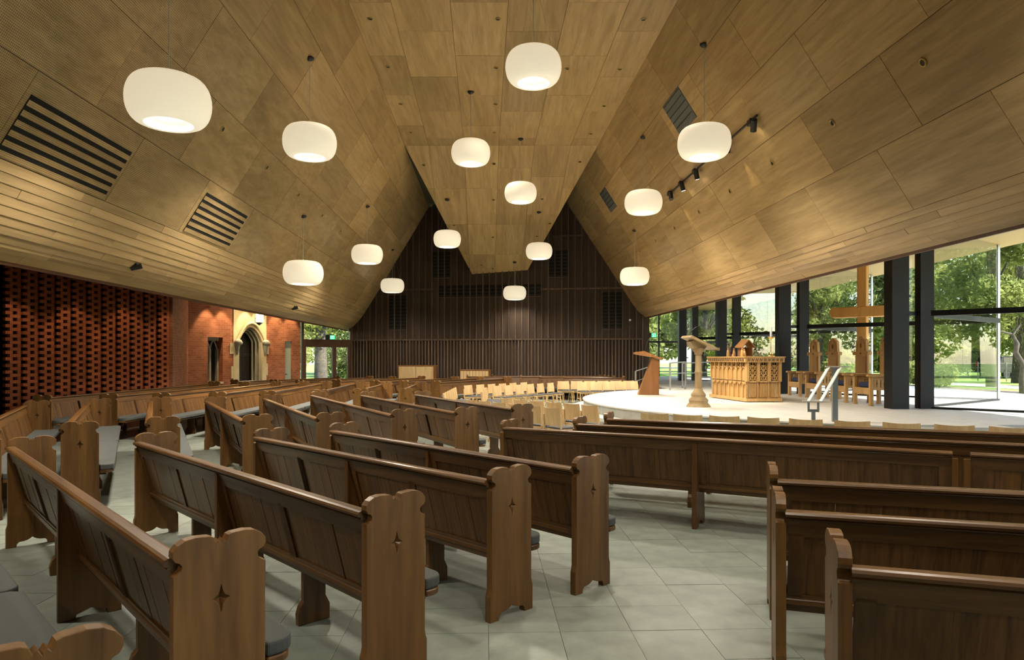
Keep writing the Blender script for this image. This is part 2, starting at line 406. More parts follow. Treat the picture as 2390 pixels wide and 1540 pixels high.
nr = 6; planks(S_right, ARC_R, [(ARC_R[-1] - 3.0 * SL) / nr] * nr, 31.9)
# flat strip and the sloping end piece
ZC, YCR, YEND, ZEND = 8.9, 23.16, 32.3, 5.67
def z_soffit(y): return ZC if y <= YCR else ZC - (ZC - ZEND) * (y - YCR) / (YEND - YCR)
def flat_panel(poly, h0=0.0):
    if len(poly) < 3: return
    ar = abs(sum(poly[i][0] * poly[(i + 1) % len(poly)][1] - poly[(i + 1) % len(poly)][0] * poly[i][1] for i in range(len(poly)))) / 2
    if ar < .03: return
    n = len(poly); v = [(p[0], p[1], z_soffit(p[1]) + h0) for p in poly] + [(p[0], p[1], z_soffit(p[1]) + h0 + .016) for p in poly]
    f = [list(range(n)), list(range(n, 2 * n))[::-1]] + [(i, n + i, n + (i + 1) % n, (i + 1) % n) for i in range(n)]
    uv = [(p[1], p[0]) for p in poly] * 2
    m = MB(); m.add(v, f); link('ceiling_panel', m.mesh('ceiling_panel', 'ply', uv), None, ceiling)
def line_clip(poly, p, q):
    """keep the side left of p->q"""
    n = (q[1] - p[1], -(q[0] - p[0])); return clip_poly(poly, n, n[0] * p[0] + n[1] * p[1])
CX0 = [-4.2, -2.44, -1.245, -.07, 1.134, 2.36, 4.6]
def colx(c, y): return c - .040 * (y - 13.74)
FE_L, FE_R = ((ridge_l(YCR), YCR), (-1.88, YEND)), ((ridge_r(YCR), YCR), (.62, YEND))
g = .004
for c in range(6):
    st = 16.28 if c % 2 == 0 else 15.06
    y = st - PLEN * math.ceil((st + 9) / PLEN)
    cuts = []
    while y < YCR: cuts.append((max(y, -9), min(y + PLEN, YCR), 1)); y += PLEN
    y = YCR + R.choice((1.2, 2.4, 1.7)); a = YCR
    while a < YEND - .05:
        b = min(y, YEND); cuts.append((a, b, 2)); a = b; y = b + PLEN * (.5 if R.random() < .3 else 1)
    for a, b, fc in cuts:
        a2, b2 = a + g, b - g
        if b2 - a2 < .05: continue
        poly = [(colx(CX0[c], a2) + g, a2), (colx(CX0[c + 1], a2) - g, a2), (colx(CX0[c + 1], b2) - g, b2), (colx(CX0[c], b2) + g, b2)]
        el = ((ridge_l(-9), -9), (ridge_l(YCR), YCR)) if fc == 1 else FE_L
        er = ((ridge_r(-9), -9), (ridge_r(YCR), YCR)) if fc == 1 else FE_R
        poly = line_clip(poly, el[1], el[0]); poly = line_clip(poly, er[0], er[1])
        flat_panel(poly, R.uniform(0, .003))
# backing behind the joints, the cavity above the sloping piece and its sides
m = MB()
for S, ar, ym in ((S_left, ARC_L, 33.2), (S_right, ARC_R, 32.0)):
    q = [0, 3.0 * SL, ARC_L[2], ARC_L[4], ARC_L[-1]] if S is S_left else [0, 3.0 * SL, ARC_R[2], ARC_R[-1]]
    for a, b in zip(q, q[1:]):
        m.add([S(a, -9, .03), S(b, -9, .03), S(b, ym, .03), S(a, ym, .03)], [(0, 1, 2, 3)])
el, er = FE_L, FE_R
m.add([(ridge_l(-9), -9, ZC + .03), (ridge_r(-9), -9, ZC + .03), (*el[0], ZC + .03), (*er[0], ZC + .03), (*el[1], ZEND + .03), (*er[1], ZEND + .03)], [(0, 1, 3, 2), (2, 3, 5, 4)])
m.add([(*el[0], ZC + .02), (*el[1], ZEND), (*el[1], 9.2), (*el[0], 9.2)], [(0, 1, 2, 3)])
m.add([(*er[0], ZC + .02), (*er[1], ZEND), (*er[1], 9.2), (*er[0], 9.2)], [(0, 1, 2, 3)])
m.add([(-4.6, -9, 9.1), (4.6, -9, 9.1), (4.6, 33.5, 9.1), (-4.6, 33.5, 9.1)], [(0, 1, 2, 3)])
m.build('ceiling_backing', 'ply_back', ceiling)
# eave edges, outer fascias and the low ceilings of the side aisles
m = MB()
for y0, y1 in ((-9, 33.2),):
    a, b = S_left(ARC_L[-1], y0), S_left(ARC_L[-1], y1)
    m.add([a, b, b + Vector((-.02, 0, -.05)), a + Vector((-.02, 0, -.05)), a + Vector((-.06, 0, -.05)), b + Vector((-.06, 0, -.05)), b + Vector((-.06, 0, 1.4)), a + Vector((-.06, 0, 1.4))], [(0, 1, 2, 3), (3, 2, 5, 4), (4, 5, 6, 7)])
    a, b = S_right(ARC_R[-1], y0), S_right(ARC_R[-1], 45)
    m.add([a, b, b + Vector((.02, 0, -.05)), a + Vector((.02, 0, -.05)), a + Vector((.06, 0, -.05)), b + Vector((.06, 0, -.05)), b + Vector((.06, 0, 1.5)), a + Vector((.06, 0, 1.5))], [(0, 1, 2, 3), (3, 2, 5, 4), (4, 5, 6, 7)])
m.build('eave_edge', 'frame_brown', ceiling)
m = MB(); m.add([(-17, -9, 4.45), (-6.4, -9, 4.45), (-7.6, 34, 4.45), (-17, 34, 4.45)], [(0, 1, 2, 3)])
m.add([(-17, -9, 4.7), (-6.4, -9, 4.7), (-7.6, 34, 4.7), (-17, 34, 4.7)], [(0, 1, 2, 3)])
m.build('aisle_ceiling', 'ply_back', ceiling)
m = MB(); m.prism([(ridge_r(-9) + 2.62, -9), (14.3, -9), (14.3, 46), (ridge_r(46) + 3.3, 46), (ridge_r(32) + 2.62, 32)], 4.95, 5.15); m.build('aisle_ceiling', 'ply', ceiling)

# ---------------------------------------------------------------- floor
floor = empty('floor', kind='structure', label='grey green slate tile floor')
m = MB(); m.box(-17, 9.75, -9, 46, -.25, -.012); m.build('floor_slab', 'slate_joint', floor)
TU, TV = .45, .4285
ux, uy = Vector((1, .04)).normalized(), Vector((-.04, 1)).normalized()
T0 = Vector((1.6, 5.65))
DC, DRX, DRY, DZ = (9.7, 19.7), 7.6, 8.25, .52
def in_dais(x, y, gx=.5): return ((x - DC[0]) / (DRX + gx)) ** 2 + ((y - DC[1]) / (DRY + gx)) ** 2 < .93
tiles = []
for i in range(-42, 24):
    for j in range(-24, 66):
        c = T0 + ux * (TU * (i + .5)) + uy * (TV * (j + .5))
        if -15 < c.x < 9.4 and -4 < c.y < 32.5 and not in_dais(c.x, c.y): tiles.append((c, i, j))
def vis(t):
    c = t[0]; return c.y if (1.3 < c.y and abs(c.x) < .78 * c.y + .4) else 1e3 + c.y
tiles.sort(key=vis)
gp = .0014
tm = MB().box(-TU / 2 + gp, TU / 2 - gp, -TV / 2 + gp, TV / 2 - gp, -.02, 0).mesh('floor_tile', 'slate')
rzt = math.atan2(ux.y, ux.x)
for c, i, j in tiles[:300]:
    link('floor_tile', tm, None, floor, (c.x, c.y, R.uniform(-.0012, .0012)), rzt)
m = MB()
for c, i, j in tiles[300:]:
    M = Matrix.Translation((c.x, c.y, 0)) @ Matrix.Rotation(rzt, 4, 'Z')
    m.add([M @ Vector(p) for p in ((-TU / 2 + gp, -TV / 2 + gp, 0), (TU / 2 - gp, -TV / 2 + gp, 0), (TU / 2 - gp, TV / 2 - gp, 0), (-TU / 2 + gp, TV / 2 - gp, 0))], [(0, 1, 2, 3)])
o = m.build('floor_tile_field', 'slate', floor); o['kind'] = 'stuff'

# ---------------------------------------------------------------- dais
dais = empty('dais', kind='structure', label='raised curved stone dais before the glass wall')
def ell(rx, ry, a0, a1, n): return [(DC[0] + rx * math.cos(a0 + (a1 - a0) * i / n), DC[1] + ry * math.sin(a0 + (a1 - a0) * i / n)) for i in range(n + 1)]
AB = math.radians(118)
out = ell(DRX, DRY, -PI / 2, -2 * PI + AB, 90)[::1]
full = out + [(6.25, 27.6), (6.25, 45), (14.2, 45), (14.2, -8), (9.7, -8)]
m = MB(); m.prism(full, .0, DZ - .03); o = m.build('dais_base', 'dais_rim', dais)
st = ell(DRX + .42, DRY + .36, -PI / 2 - .9, -2 * PI + AB + .12, 70)
m = MB(); m.prism(st + [(8.5, 24), (8.5, 15)], .0, .26); m.build('dais_step', 'dais_stone', dais)
# paving slabs, cut to the curved edge
edge = ell(DRX + .02, DRY + .02, -PI / 2, -2 * PI + AB, 60)
def clip_convex(poly, loop):
    for i in range(len(loop) - 1):
        poly = line_clip(poly, loop[i + 1], loop[i])
        if len(poly) < 3: return []
    return poly
for i in range(-8, 1):
    for j in range(-8, 9):
        x0, y0 = 9.7 + i * .98, 19.7 + j * .98 + (.49 if i % 2 else 0)
        for a, b in (((x0, y0), (x0 + .98, y0 + .98)),):
            poly = [(a[0] + .002, a[1] + .002), (b[0] - .002, a[1] + .002), (b[0] - .002, b[1] - .002), (a[0] + .002, b[1] - .002)]
            if poly[1][0] > 9.75: continue
            poly = clip_convex(poly, edge)
            if len(poly) >= 3:
                MB().prism(poly, DZ - .03, DZ + R.uniform(0, .0008)).build('paving_slab', 'dais_stone', dais)
for j in range(28):
    y0 = -8 + j * 1.9
    for x0, x1 in ((9.702, 11.4), (11.404, 14.2)):
        MB().box(x0, x1, y0 + .002, y0 + 1.898, DZ - .03, DZ).build('paving_slab', 'dais_stone', dais)
m = MB(); m.box(6.25, 9.7, 27.75, 45, DZ - .03, DZ); m.build('landing_paving', 'dais_stone', dais)

# ---------------------------------------------------------------- far wall, timber boards and battens
FW0, FW1 = Vector((-7.75, 33.2, 0)), Vector((5.95, 31.1, 0))
fwl = (FW1 - FW0).length; frz = math.atan2(FW1.y - FW0.y, FW1.x - FW0.x)
wall_far = empty('wall_far', FW0, frz, kind='structure', label='dark timber board and batten wall at the far end')
def fw_s(px):
    k = (px - 1195) / 1600; x = 32.01 * k / (1 + .1533 * k); return (x + 7.75) / math.cos(frz)
def fw_z(px, py):
    s = fw_s(px); y = FW0.y + (FW1.y - FW0.y) * s / fwl; return 1.72 + (836 - py) * y / 1600
MB().box(0, fwl, 0, .35, 0, 9.3).build('wall_core', 'wallboard', wall_far)
pitch = fwl / 45.0
bu = MB().box(-.024, .024, -.075, 0, 2.63, 9.0).mesh('batten', 'batten')
bl = MB().box(-.026, .026, -.095, 0, 0.0, 2.57).mesh('batten', 'batten')
for i in range(46): link('batten', bu, None, wall_far, (max(.03, min(fwl - .03, i * pitch)), 0, 0))
for i in range(91): link('batten', bl, None, wall_far, (max(.03, min(fwl - .03, i * pitch / 2)), 0, 0))
bd = MB().box(.026, pitch - .026, -.014, 0, 2.63, 9.0).mesh('wall_board', 'wallboard')
for i in range(45): link('wall_board', bd, None, wall_far, (i * pitch, R.uniform(-.004, .004), 0))
for z, s0, s1 in ((2.6, 0, fwl), (fw_z(1450, 672), fw_s(1262), fwl - .3), (fw_z(1340, 550), fw_s(1290), fw_s(1362)), (fw_z(960, 676), fw_s(905), fw_s(1015))):
    MB().box(s0, s1, -.10 if z == 2.6 else -.07, 0, z - .035, z + .035).build('rail', 'batten', wall_far)
for a, b, t, bt in ((1398, 1440, 682, 767), (900, 942, 690, 769), (1022, 1257, 665, 692), (1004, 1046, 588, 648), (1276, 1319, 585, 646)):
    i0 = round(fw_s(a) / pitch); i1 = round(fw_s(b) / pitch)
    z1, z0 = fw_z((a + b) / 2, t), fw_z((a + b) / 2, bt)
    for i in range(i0, max(i1, i0 + 3)):
        MB().box(i * pitch + .028, (i + 1) * pitch - .028, -.03, .0, z0, z1).build('louvre_opening', 'black_void', wall_far)
        for kx in range(int((z1 - z0) / .16)):
            MB().box(i * pitch + .03, (i + 1) * pitch - .03, -.042, -.028, z0 + .05 + kx * .16, z0 + .08 + kx * .16).build('louvre_blade', 'black_metal', wall_far)
        MB().box(i * pitch + .026, (i + 1) * pitch - .026, -.05, 0, z0 - .03, z0).build('louvre_sill', 'batten', wall_far)
# end return of the far wall beside the landing, and the glazed end of the landing
o = MB().box(5.95, 6.25, 31.2, 45, 0, 5.2).build('wall_landing', 'wallboard'); props(o, kind='structure')
# ---------------------------------------------------------------- left: pierced brick screen
SC0, SC1 = Vector((-13.43, 18.12, 0)), Vector((-10.8, 21.62, 0))
scl = (SC1 - SC0).length; srz = math.atan2(SC1.y - SC0.y, SC1.x - SC0.x)
screen = empty('wall_left', SC0, srz, kind='structure', label='pierced orange brick screen wall with staggered square openings')
NP = 11; pw = scl / NP; CH = .0875
bm_cache = {}
def brick_mesh(w):
    k = round(w, 3)
    if k not in bm_cache: bm_cache[k] = MB().box(.004, w - .004, 0, .11, .003, CH - .003).mesh('brick', 'brick_a')
    return bm_cache[k]
blist = []
tilt = math.atan2(.10, pw)
for p in range(NP):
    for r in range(49):
        segs = ((.113, pw),) if r % 2 == 0 else ((0, .195), (.300, pw))
        for a, b in segs:
            cx = a * math.cos(tilt); cy = -.10 + a * math.sin(tilt)
            blist.append((p, r, a, b - a, p * pw + cx, cy, r * CH))
blist.sort(key=lambda t: (t[6] < .75 or t[6] > 3.4, t[0], -t[6]))
for p, r, a, w, x, y, z in blist[:290]:
    o = link('brick', brick_mesh(w), None, screen, (x, y, z), tilt)
m = MB()
for p, r, a, w, x, y, z in blist[290:]:
    M = Matrix.Translation((x, y, z)) @ Matrix.Rotation(tilt, 4, 'Z')
    m.box(.004, w - .004, 0, .11, .003, CH - .003, M)
o = m.build('brick_field', 'brick_a', screen); o['kind'] = 'stuff'
m = MB()
for p, r, a, w, x, y, z in blist:
    M = Matrix.Translation((x, y, z)) @ Matrix.Rotation(tilt, 4, 'Z')
    m.box(.001, w - .001, .006, .105, -.003, .003, M)
o = m.build('mortar', 'mortar', screen); o['kind'] = 'stuff'
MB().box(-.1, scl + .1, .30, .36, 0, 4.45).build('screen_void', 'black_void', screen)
m = MB()
def brick_box(m, uvs, a, b, z0, z1, thick=.2):
    """vertical wall slab from plan point a to b, uv in metres"""
    a = Vector((a[0], a[1], 0)); b = Vector((b[0], b[1], 0)); d = (b - a); L = d.length; n = Vector((-d.y, d.x, 0)).normalized() * thick
    for p, q, u0, u1 in ((a, b, 0, L), (b, b + n, 0, thick), (b + n, a + n, 0, L), (a + n, a, 0, thick)):
        m.add([p + Vector((0, 0, z0)), q + Vector((0, 0, z0)), q + Vector((0, 0, z1)), p + Vector((0, 0, z1))], [(0, 1, 2, 3)])
        uvs += [(u0, z0), (u1, z0), (u1, z1), (u0, z1)]
uvs = []; brick_box(m, uvs, (-15.2, 15.66), (-13.46, 17.99), 0, 4.45); o = link('wall_left_pier', m.mesh('wall_left_pier', 'brick_wall', uvs)); props(o, kind='structure')
m = MB(); uvs = []; brick_box(m, uvs, (-10.74, 21.7), (-12.42, 26.3), 0, 4.45, .3); o = link('wall_left_return', m.mesh('wall_left_return', 'brick_wall', uvs)); props(o, kind='structure')
# ---------------------------------------------------------------- left rear brick wall with old stone doorway
W0, W1 = Vector((-12.42, 26.26, 0)), Vector((-9.60, 31.09, 0))
wrl = (W1 - W0).length; wrz = math.atan2(W1.y - W0.y, W1.x - W0.x)
wl2 = empty('wall_left_rear', W0, wrz, kind='structure', label='red brick wall with stone doorway and niche window')
def wall_piece(name, s0, s1, z0, z1, mat='brick_wall', y0=0.0, y1=.5):
    v = [(s0, y0, z0), (s1, y0, z0), (s1, y0, z1), (s0, y0, z1), (s0, y1, z0), (s1, y1, z0), (s1, y1, z1), (s0, y1, z1)]
    faces = [((0, 1, 2, 3), 'sz'), ((1, 5, 6, 2), 'yz'), ((4, 0, 3, 7), 'yz'), ((3, 2, 6, 7), 'sy'), ((0, 4, 5, 1), 'sy')]
    m = MB(); uvs = []
    for f, k in faces:
        m.add([v[i] for i in f], [(0, 1, 2, 3)]); uvs += [{'sz': (v[i][0], v[i][2]), 'yz': (v[i][1], v[i][2]), 'sy': (v[i][0], v[i][1])}[k] for i in f]
    return link(name, m.mesh(name, mat, uvs), None, wl2)
DS0, DS1 = 2.03, 3.68        # stone surround
NS0, NS1 = .86, 1.55         # niche window
GS0, GS1 = 4.72, 5.12        # pale door
for a, b, z0, z1 in ((0, NS0, 0, 4.45), (NS0, NS1, 2.56, 4.45), (NS0, NS1, 0, .75), (NS1, DS0, 0, 4.45), (DS1, GS0, 0, 4.45), (GS0, GS1, 2.48, 4.45), (GS1, wrl, 0, 4.45)):
    wall_piece('wall_brickwork', a, b, z0, z1)
# stone surround with pointed opening
op0, op1, spring, apex = 2.30, 3.46, 2.40, 3.02
def pointed(a, b, zs, za, n=10):
    c = (a + b) / 2; w = (b - a) / 2; pts = []
    for i in range(n + 1):
        t = i / n; pts.append((a + w * t, zs + (za - zs) * math.sin(t * PI / 2) ** .8))
    return pts + [(2 * c - x, z) for x, z in pts[-2::-1]]
outer = [(DS0, 0), (DS0, 4.4), (DS1, 4.4), (DS1, 0), (op1, 0)] + pointed(op0, op1, spring, apex)[::-1] + [(op0, 0)]
m = MB(); m.prism(outer, -.03, .75, 'y'); m.build('stone_surround', 'stone_cream', wl2)
for k in range(3):
    e = .05 + .055 * k
    pts = [(op0 + e, 0)] + pointed(op0 + e, op1 - e, spring, apex - e * 1.1) + [(op1 - e, 0)]
    MB().tube([(x, .1 + .16 * k, z) for x, z in pts], .035, 6).build('arch_moulding', 'stone_grey', wl2)
hood = pointed(op0 - .12, op1 + .12, spring + .02, apex + .17)
MB().tube([(x, -.07, z) for x, z in hood], .05, 8).build('hood_mould', 'stone_cream', wl2)
for s in (op0 - .12, op1 + .12):
    m = MB(); m.sphere((s, -.12, spring - .02), .17, 10, 8, (1, .8, .8)); m.sphere((s + .09, -.15, spring - .05), .09); m.sphere((s - .09, -.15, spring), .08)
    m.lathe([(.13, 0), (.05, -.35), (.02, -.42)], 8, (s, -.06, spring - .12)); m.build('corbel_stop', 'stone_grey', wl2)
for k, (s, w, z0, z1) in enumerate(((DS0, .16, 1.9, 2.35), (DS0, .1, .9, 1.4), (DS1, .14, 1.9, 2.4), (DS1, .08, 1.0, 1.5))):
    d = -1 if s == DS0 else 1
    MB().box(min(s, s + d * w), max(s, s + d * w), -.025, .2, z0, z1).build('quoin', 'stone_cream', wl2)
MB().box(DS0, DS1, -.05, .75, 0, .32).box(op0, op1, -.2, .75, 0, .02)
dr = empty('door_1', (0, 0, 0), 0, kind='structure', label='dark oak double door with iron straps in the stone arch'); dr.parent = wl2
for s0, s1 in ((op0, (op0 + op1) / 2 - .01), ((op0 + op1) / 2 + .01, op1)):
    m = MB(); n = 5
    for i in range(n):
        a = s0 + (s1 - s0) * i / n; b = s0 + (s1 - s0) * (i + 1) / n
        m.box(a + .004, b - .004, .66, .72, 0, 3.0)
    m.build('door_leaf', 'door_dark', dr)
    for z in (1.72, 1.86, 2.0):
        mm = MB()
        for q in range(3):
            c = s0 + (s1 - s0) * (q + .5) / 3
            mm.tube([(c + .07 * math.cos(t * PI / 4), .645, z + .045 * math.sin(t * PI / 4)) for t in range(8)], .009, 5, closed=True)
        if z == 1.86: mm.build('strap_hinge', 'iron', dr)
# niche window
nw = empty('window_1', kind='structure', label='narrow gothic stone lancet window set in the brick wall'); nw.parent = wl2
MB().box(NS0, NS1, .4, .46, .75, 2.56).build('pane', 'black_void', nw)
m = MB()
for s in (NS0 + .04, (NS0 + NS1) / 2 - .04, NS1 - .04): m.box(s - .035, s + .035, .26, .4, .75, 2.1)
m.box(NS0, NS1, .26, .42, 2.42, 2.56); m.build('stone_mullion', 'stone_grey', nw)
for a, b in ((NS0 + .04, (NS0 + NS1) / 2 - .04), ((NS0 + NS1) / 2 - .04, NS1 - .04)):
    MB().tube([(x, .32, z) for x, z in pointed(a, b, 2.02, 2.42, 6)], .035, 6).build('tracery', 'stone_grey', nw)
m = MB()
for k in range(5): m.box(NS0 + .3, NS1 - .28, .38, .395, .95 + k * .25, .97 + k * .25)
m.build('glazing_bar', 'white_paint', nw)
MB().box(NS0, NS1, -.04, .5, .70, .78).build('sill', 'stone_cream', nw)
dg = empty('door_2', kind='structure', label='pale green narrow flush door in the brick wall'); dg.parent = wl2
MB().box(GS0, GS1, .08, .13, 0, 2.48).build('door_leaf', 'door_green', dg)
MB().lathe([(.02, 0), (.02, .04)], 10, (GS0 + .07, .04, 1.0)).box(GS0 + .05, GS0 + .17, .02, .04, .99, 1.01).build('door_handle', 'black_metal', dg)
# ---------------------------------------------------------------- left far glazing with door
G0, G1 = Vector((-9.62, 31.3, 0)), Vector((-7.78, 33.2, 0))
gl = (G1 - G0).length; grz = math.atan2(G1.y - G0.y, G1.x - G0.x)
w2 = empty('window_2', G0, grz, kind='structure', label='brown framed glazed doors and fanlight looking out to a tree')
MB().box(0, .10, -.06, .06, 0, 3.75).build('jamb', 'frame_brown', w2)
MB().box(gl - .10, gl, -.06, .06, 0, 3.75).build('jamb', 'frame_brown', w2)
MB().box(.1, gl - .1, -.06, .06, 2.38, 2.60).build('transom', 'frame_brown', w2)
MB().box(gl * .60, gl * .60 + .20, -.06, .06, 0, 2.38).build('mullion', 'frame_brown', w2)
MB().box(.1, gl * .60, -.04, .04, 0, .12).box(.1, .22, -.04, .04, .12, 2.38).box(.22, gl * .6, -.04, .04, 2.24, 2.38).build('door_frame', 'frame_brown', w2)
MB().box(gl * .6 + .2, gl - .1, -.04, .04, 0, .12).box(gl - .22, gl - .1, -.04, .04, .12, 2.38).box(gl * .6 + .2, gl - .22, -.04, .04, 2.24, 2.38).build('door_frame', 'frame_brown', w2)
MB().box(.22, gl * .6, -.006, .006, .12, 2.24).build('pane', 'glass', w2)
MB().box(gl * .6 + .2, gl - .22, -.006, .006, .12, 2.24).build('pane', 'glass', w2)
MB().box(.1, gl - .1, -.006, .006, 2.60, 3.75).build('pane', 'glass', w2)
for i in range(9):
    s = .9 + i * .14
    if s < gl * .6 - .05 or gl * .6 + .26 < s < gl - .3:
        MB().lathe([(.028, 0), (.028, .004)], 12, M=Matrix.Translation((s, -.012, 1.05)) @ Matrix.Rotation(PI / 2, 4, 'X')).build('safety_dot', 'white_paint', w2)
o = MB().box(0, gl, -.1, .1, 3.75, 4.5).build('wall_left_lintel', 'frame_brown', None, G0, grz); props(o, kind='structure')
# ---------------------------------------------------------------- enclosing walls out of view
o = MB().box(-17, 14.3, -9.3, -9, 0, 9.4).build('wall_behind', 'plaster'); props(o, kind='structure')
o = MB().box(-17.2, -16.9, -9, 26, 0, 4.5).build('wall_left_outer', 'dark_brick'); props(o, kind='structure')
o = MB().box(-17, -12.5, 26, 26.3, 0, 4.5).build('wall_left_end', 'dark_brick'); props(o, kind='structure')
# ---------------------------------------------------------------- right: saw-tooth glass wall and steel columns
YB = [-4.25, 2.62, 9.48, 16.35, 23.20, 30.07, 36.95]
def wallbar(m, a, b, z0, z1, t):
    a = Vector(a); b = Vector(b); d = (b - a).normalized(); n = Vector((-d.y, d.x)) * (t / 2)
    pts = [a - n, b - n, b + n, a + n]; m.prism([(p.x, p.y) for p in pts], z0, z1); return m
bay_names = ['behind the viewer', 'beside the viewer', 'at the right edge', 'right of the four thrones', 'behind the four thrones', 'behind the altar', 'behind the carved lectern']
ZG0, ZG1, ZT = DZ, 4.95, 2.79
for k, y in enumerate(YB):
    w = empty('window_%d' % (k + 3), kind='structure', label='floor to ceiling black framed glass bay ' + bay_names[k])
    M0 = (9.84, y + .08); C0 = (13.85, y - 3.68); Rn = (9.80, y - 6.87 + .12)
    mid = ((M0[0] + C0[0]) / 2 - .3, (M0[1] + C0[1]) / 2 + .28)
    MB().box(9.70, 10.02, y - .08, y + .16, ZG0, ZG1).build('mullion', 'steel_dark', w)
    for a, b in ((M0, mid), (mid, C0), (C0, ((C0[0] + Rn[0]) / 2, (C0[1] + Rn[1]) / 2)), (((C0[0] + Rn[0]) / 2, (C0[1] + Rn[1]) / 2), Rn)):
        a = Vector(a); b = Vector(b); d = (b - a).normalized() * .006
        for z0, z1 in ((ZG0 + .05, ZT - .06), (ZT + .06, ZG1)):
            wallbar(MB(), a + d, b - d, z0, z1, .012).build('pane', 'glass', w)
    for a, b in ((M0, C0), (C0, Rn)):
        wallbar(MB(), a, b, ZT - .065, ZT + .065, .09).build('transom', 'steel_dark', w)
        wallbar(MB(), a, b, ZG0, ZG0 + .05, .08).build('sill', 'steel_dark', w)
    MB().box(C0[0] - .03, C0[0] + .03, C0[1] - .03, C0[1] + .03, ZG0, ZG1).build('corner_post', 'steel_grey', w)
    # narrow light between column and mullion, with its clamps
    wallbar(MB(), (9.36, y + .02), (9.70, y + .06), ZG0, ZT - .06, .012).build('pane', 'glass', w)
    wallbar(MB(), (9.36, y + .02), (9.70, y + .06), ZT + .06, ZG1, .012).build('pane', 'glass', w)
    wallbar(MB(), (9.36, y + .02), (9.70, y + .06), ZT - .05, ZT + .05, .05).build('transom', 'steel_dark', w)
    for z in (1.75, 3.2, 4.4): MB().box(9.36, 9.50, y - .03, y + .01, z - .025, z + .025).build('clamp', 'black_metal', w)
    c = empty('steel_column', (9.17, y, DZ), 0, label='dark grey steel H column of the glass bay ' + bay_names[k], cat='column', group='steel columns along the glass wall')
    MB().box(-.20, .20, -.18, -.15, 0, 4.43).build('flange', 'steel_dark', c)
    MB().box(-.20, .20, .15, .18, 0, 4.43).build('flange', 'steel_dark', c)
    MB().box(-.03, .03, -.15, .15, 0, 4.43).build('web', 'steel_dark', c)
    MB().box(-.20, -.03, -.15, .15, 0, 4.43).build('casing', 'steel_dark', c)
w = empty('window_10', kind='structure', label='glazed end wall of the landing beyond the timber wall')
MB().box(6.25, 14.2, 44.9, 44.92, DZ, 4.95).build('pane', 'glass', w)
for x in (6.4, 7.2, 8.0, 8.8, 9.6): MB().box(x - .05, x + .05, 44.8, 45, DZ, 4.95).build('mullion', 'steel_dark', w)
MB().box(6.25, 14.2, 44.85, 45, ZT - .06, ZT + .06).build('transom', 'steel_dark', w)
# ================================================================== PEWS
def mirror_profile(half, c):
    return [(c + u, z) for u, z in half] + [(c - u, z) for u, z in half[::-1] if u > 1e-6]
END_HALF = [(.0, .962), (.010, .978), (.020, .968), (.030, .990), (.045, .996), (.10, 1.000), (.14, .994), (.168, .978), (.186, .956), (.188, .932), (.178, .914), (.160, .906), (.152, .893), (.156, .876), (.170, .864), (.185, .858),
            (.185, .215), (.190, .190), (.198, .165), (.198, 0), (.120, 0), (.116, .028), (.098, .045), (.060, .048), (.035, .055), (.015, .066), (.0, .078)]
end_prof = mirror_profile(END_HALF, .185)
star = []
for k in range(4):
    a0, a1 = k * PI / 2, (k + 1) * PI / 2
    tip0 = (.034 * math.cos(a0), .055 * math.sin(a0)); tip1 = (.034 * math.cos(a1), .055 * math.sin(a1))
    for t in (0, .33, .66):
        x = tip0[0] * (1 - t) + tip1[0] * t; z = tip0[1] * (1 - t) + tip1[1] * t; s = 1 - .9 * t * (1 - t) * 1.6
        star.append((.185 + x * s, .735 + z * s))
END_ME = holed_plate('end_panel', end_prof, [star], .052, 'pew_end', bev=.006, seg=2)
m = MB()
for xa, xb in ((.003, .024), (.049, .028)):
    n_ = len(star); m.add([(xa, .185 + (u - .185) * 1.06, .735 + (z - .735) * 1.06) for u, z in star] + [(xb, .185, .735)], [(k, (k + 1) % n_, n_) for k in range(n_)])
STAR_ME = m.mesh('star_inset', 'pew_z', fix=False)
SUP = [(0, 0), (0, .865), (.035, .865), (.150, .405), (.355, .405), (.355, .19), (.37, .16), (.37, 0), (.285, 0), (.28, .03), (.23, .045), (.19, .06), (.15, .045), (.105, .03), (.10, 0)]
SUP_ME = holed_plate('support_panel', SUP, [], .048, 'pew_z', bev=.004, seg=1)
LEGP = [(.14, 0), (.135, .07), (.15, .12), (.175, .15), (.175, .405), (.33, .405), (.33, .16), (.345, .13), (.36, .10), (.36, 0)]
LEG_ME = holed_plate('seat_leg', LEGP, [], .045, 'pew_z', bev=.004, seg=1)
def lean(z): return .005 + (.88 - z) * .26
RAILP = [(lean(.785), .785), (lean(.875), .875), (-.010, .880), (-.006, .889), (-.022, .894), (-.026, .908), (-.018, .919), (-.004, .924), (.040, .924), (.054, .919), (.058, .908), (.052, .896), (.040, .892), (lean(.875) + .028, .875), (lean(.785) + .028, .785)]
BRAILP = [(lean(.355), .355), (lean(.45), .45), (lean(.45) + .028, .45), (lean(.355) + .028, .355)]
BOARDP = [(lean(.44) + .010, .44), (lean(.80) + .010, .80), (lean(.80) + .022, .80), (lean(.44) + .022, .44)]
STILEP = [(lean(.44), .44), (lean(.80), .80), (lean(.80) + .028, .80), (lean(.44) + .028, .44)]
BOARD_ME = MB().prism(BOARDP, .0, 1.0, 'x').mesh('back_board', 'pew_z')
STILE_ME = MB().prism(STILEP, .0, .075, 'x').mesh('stile', 'pew_z')
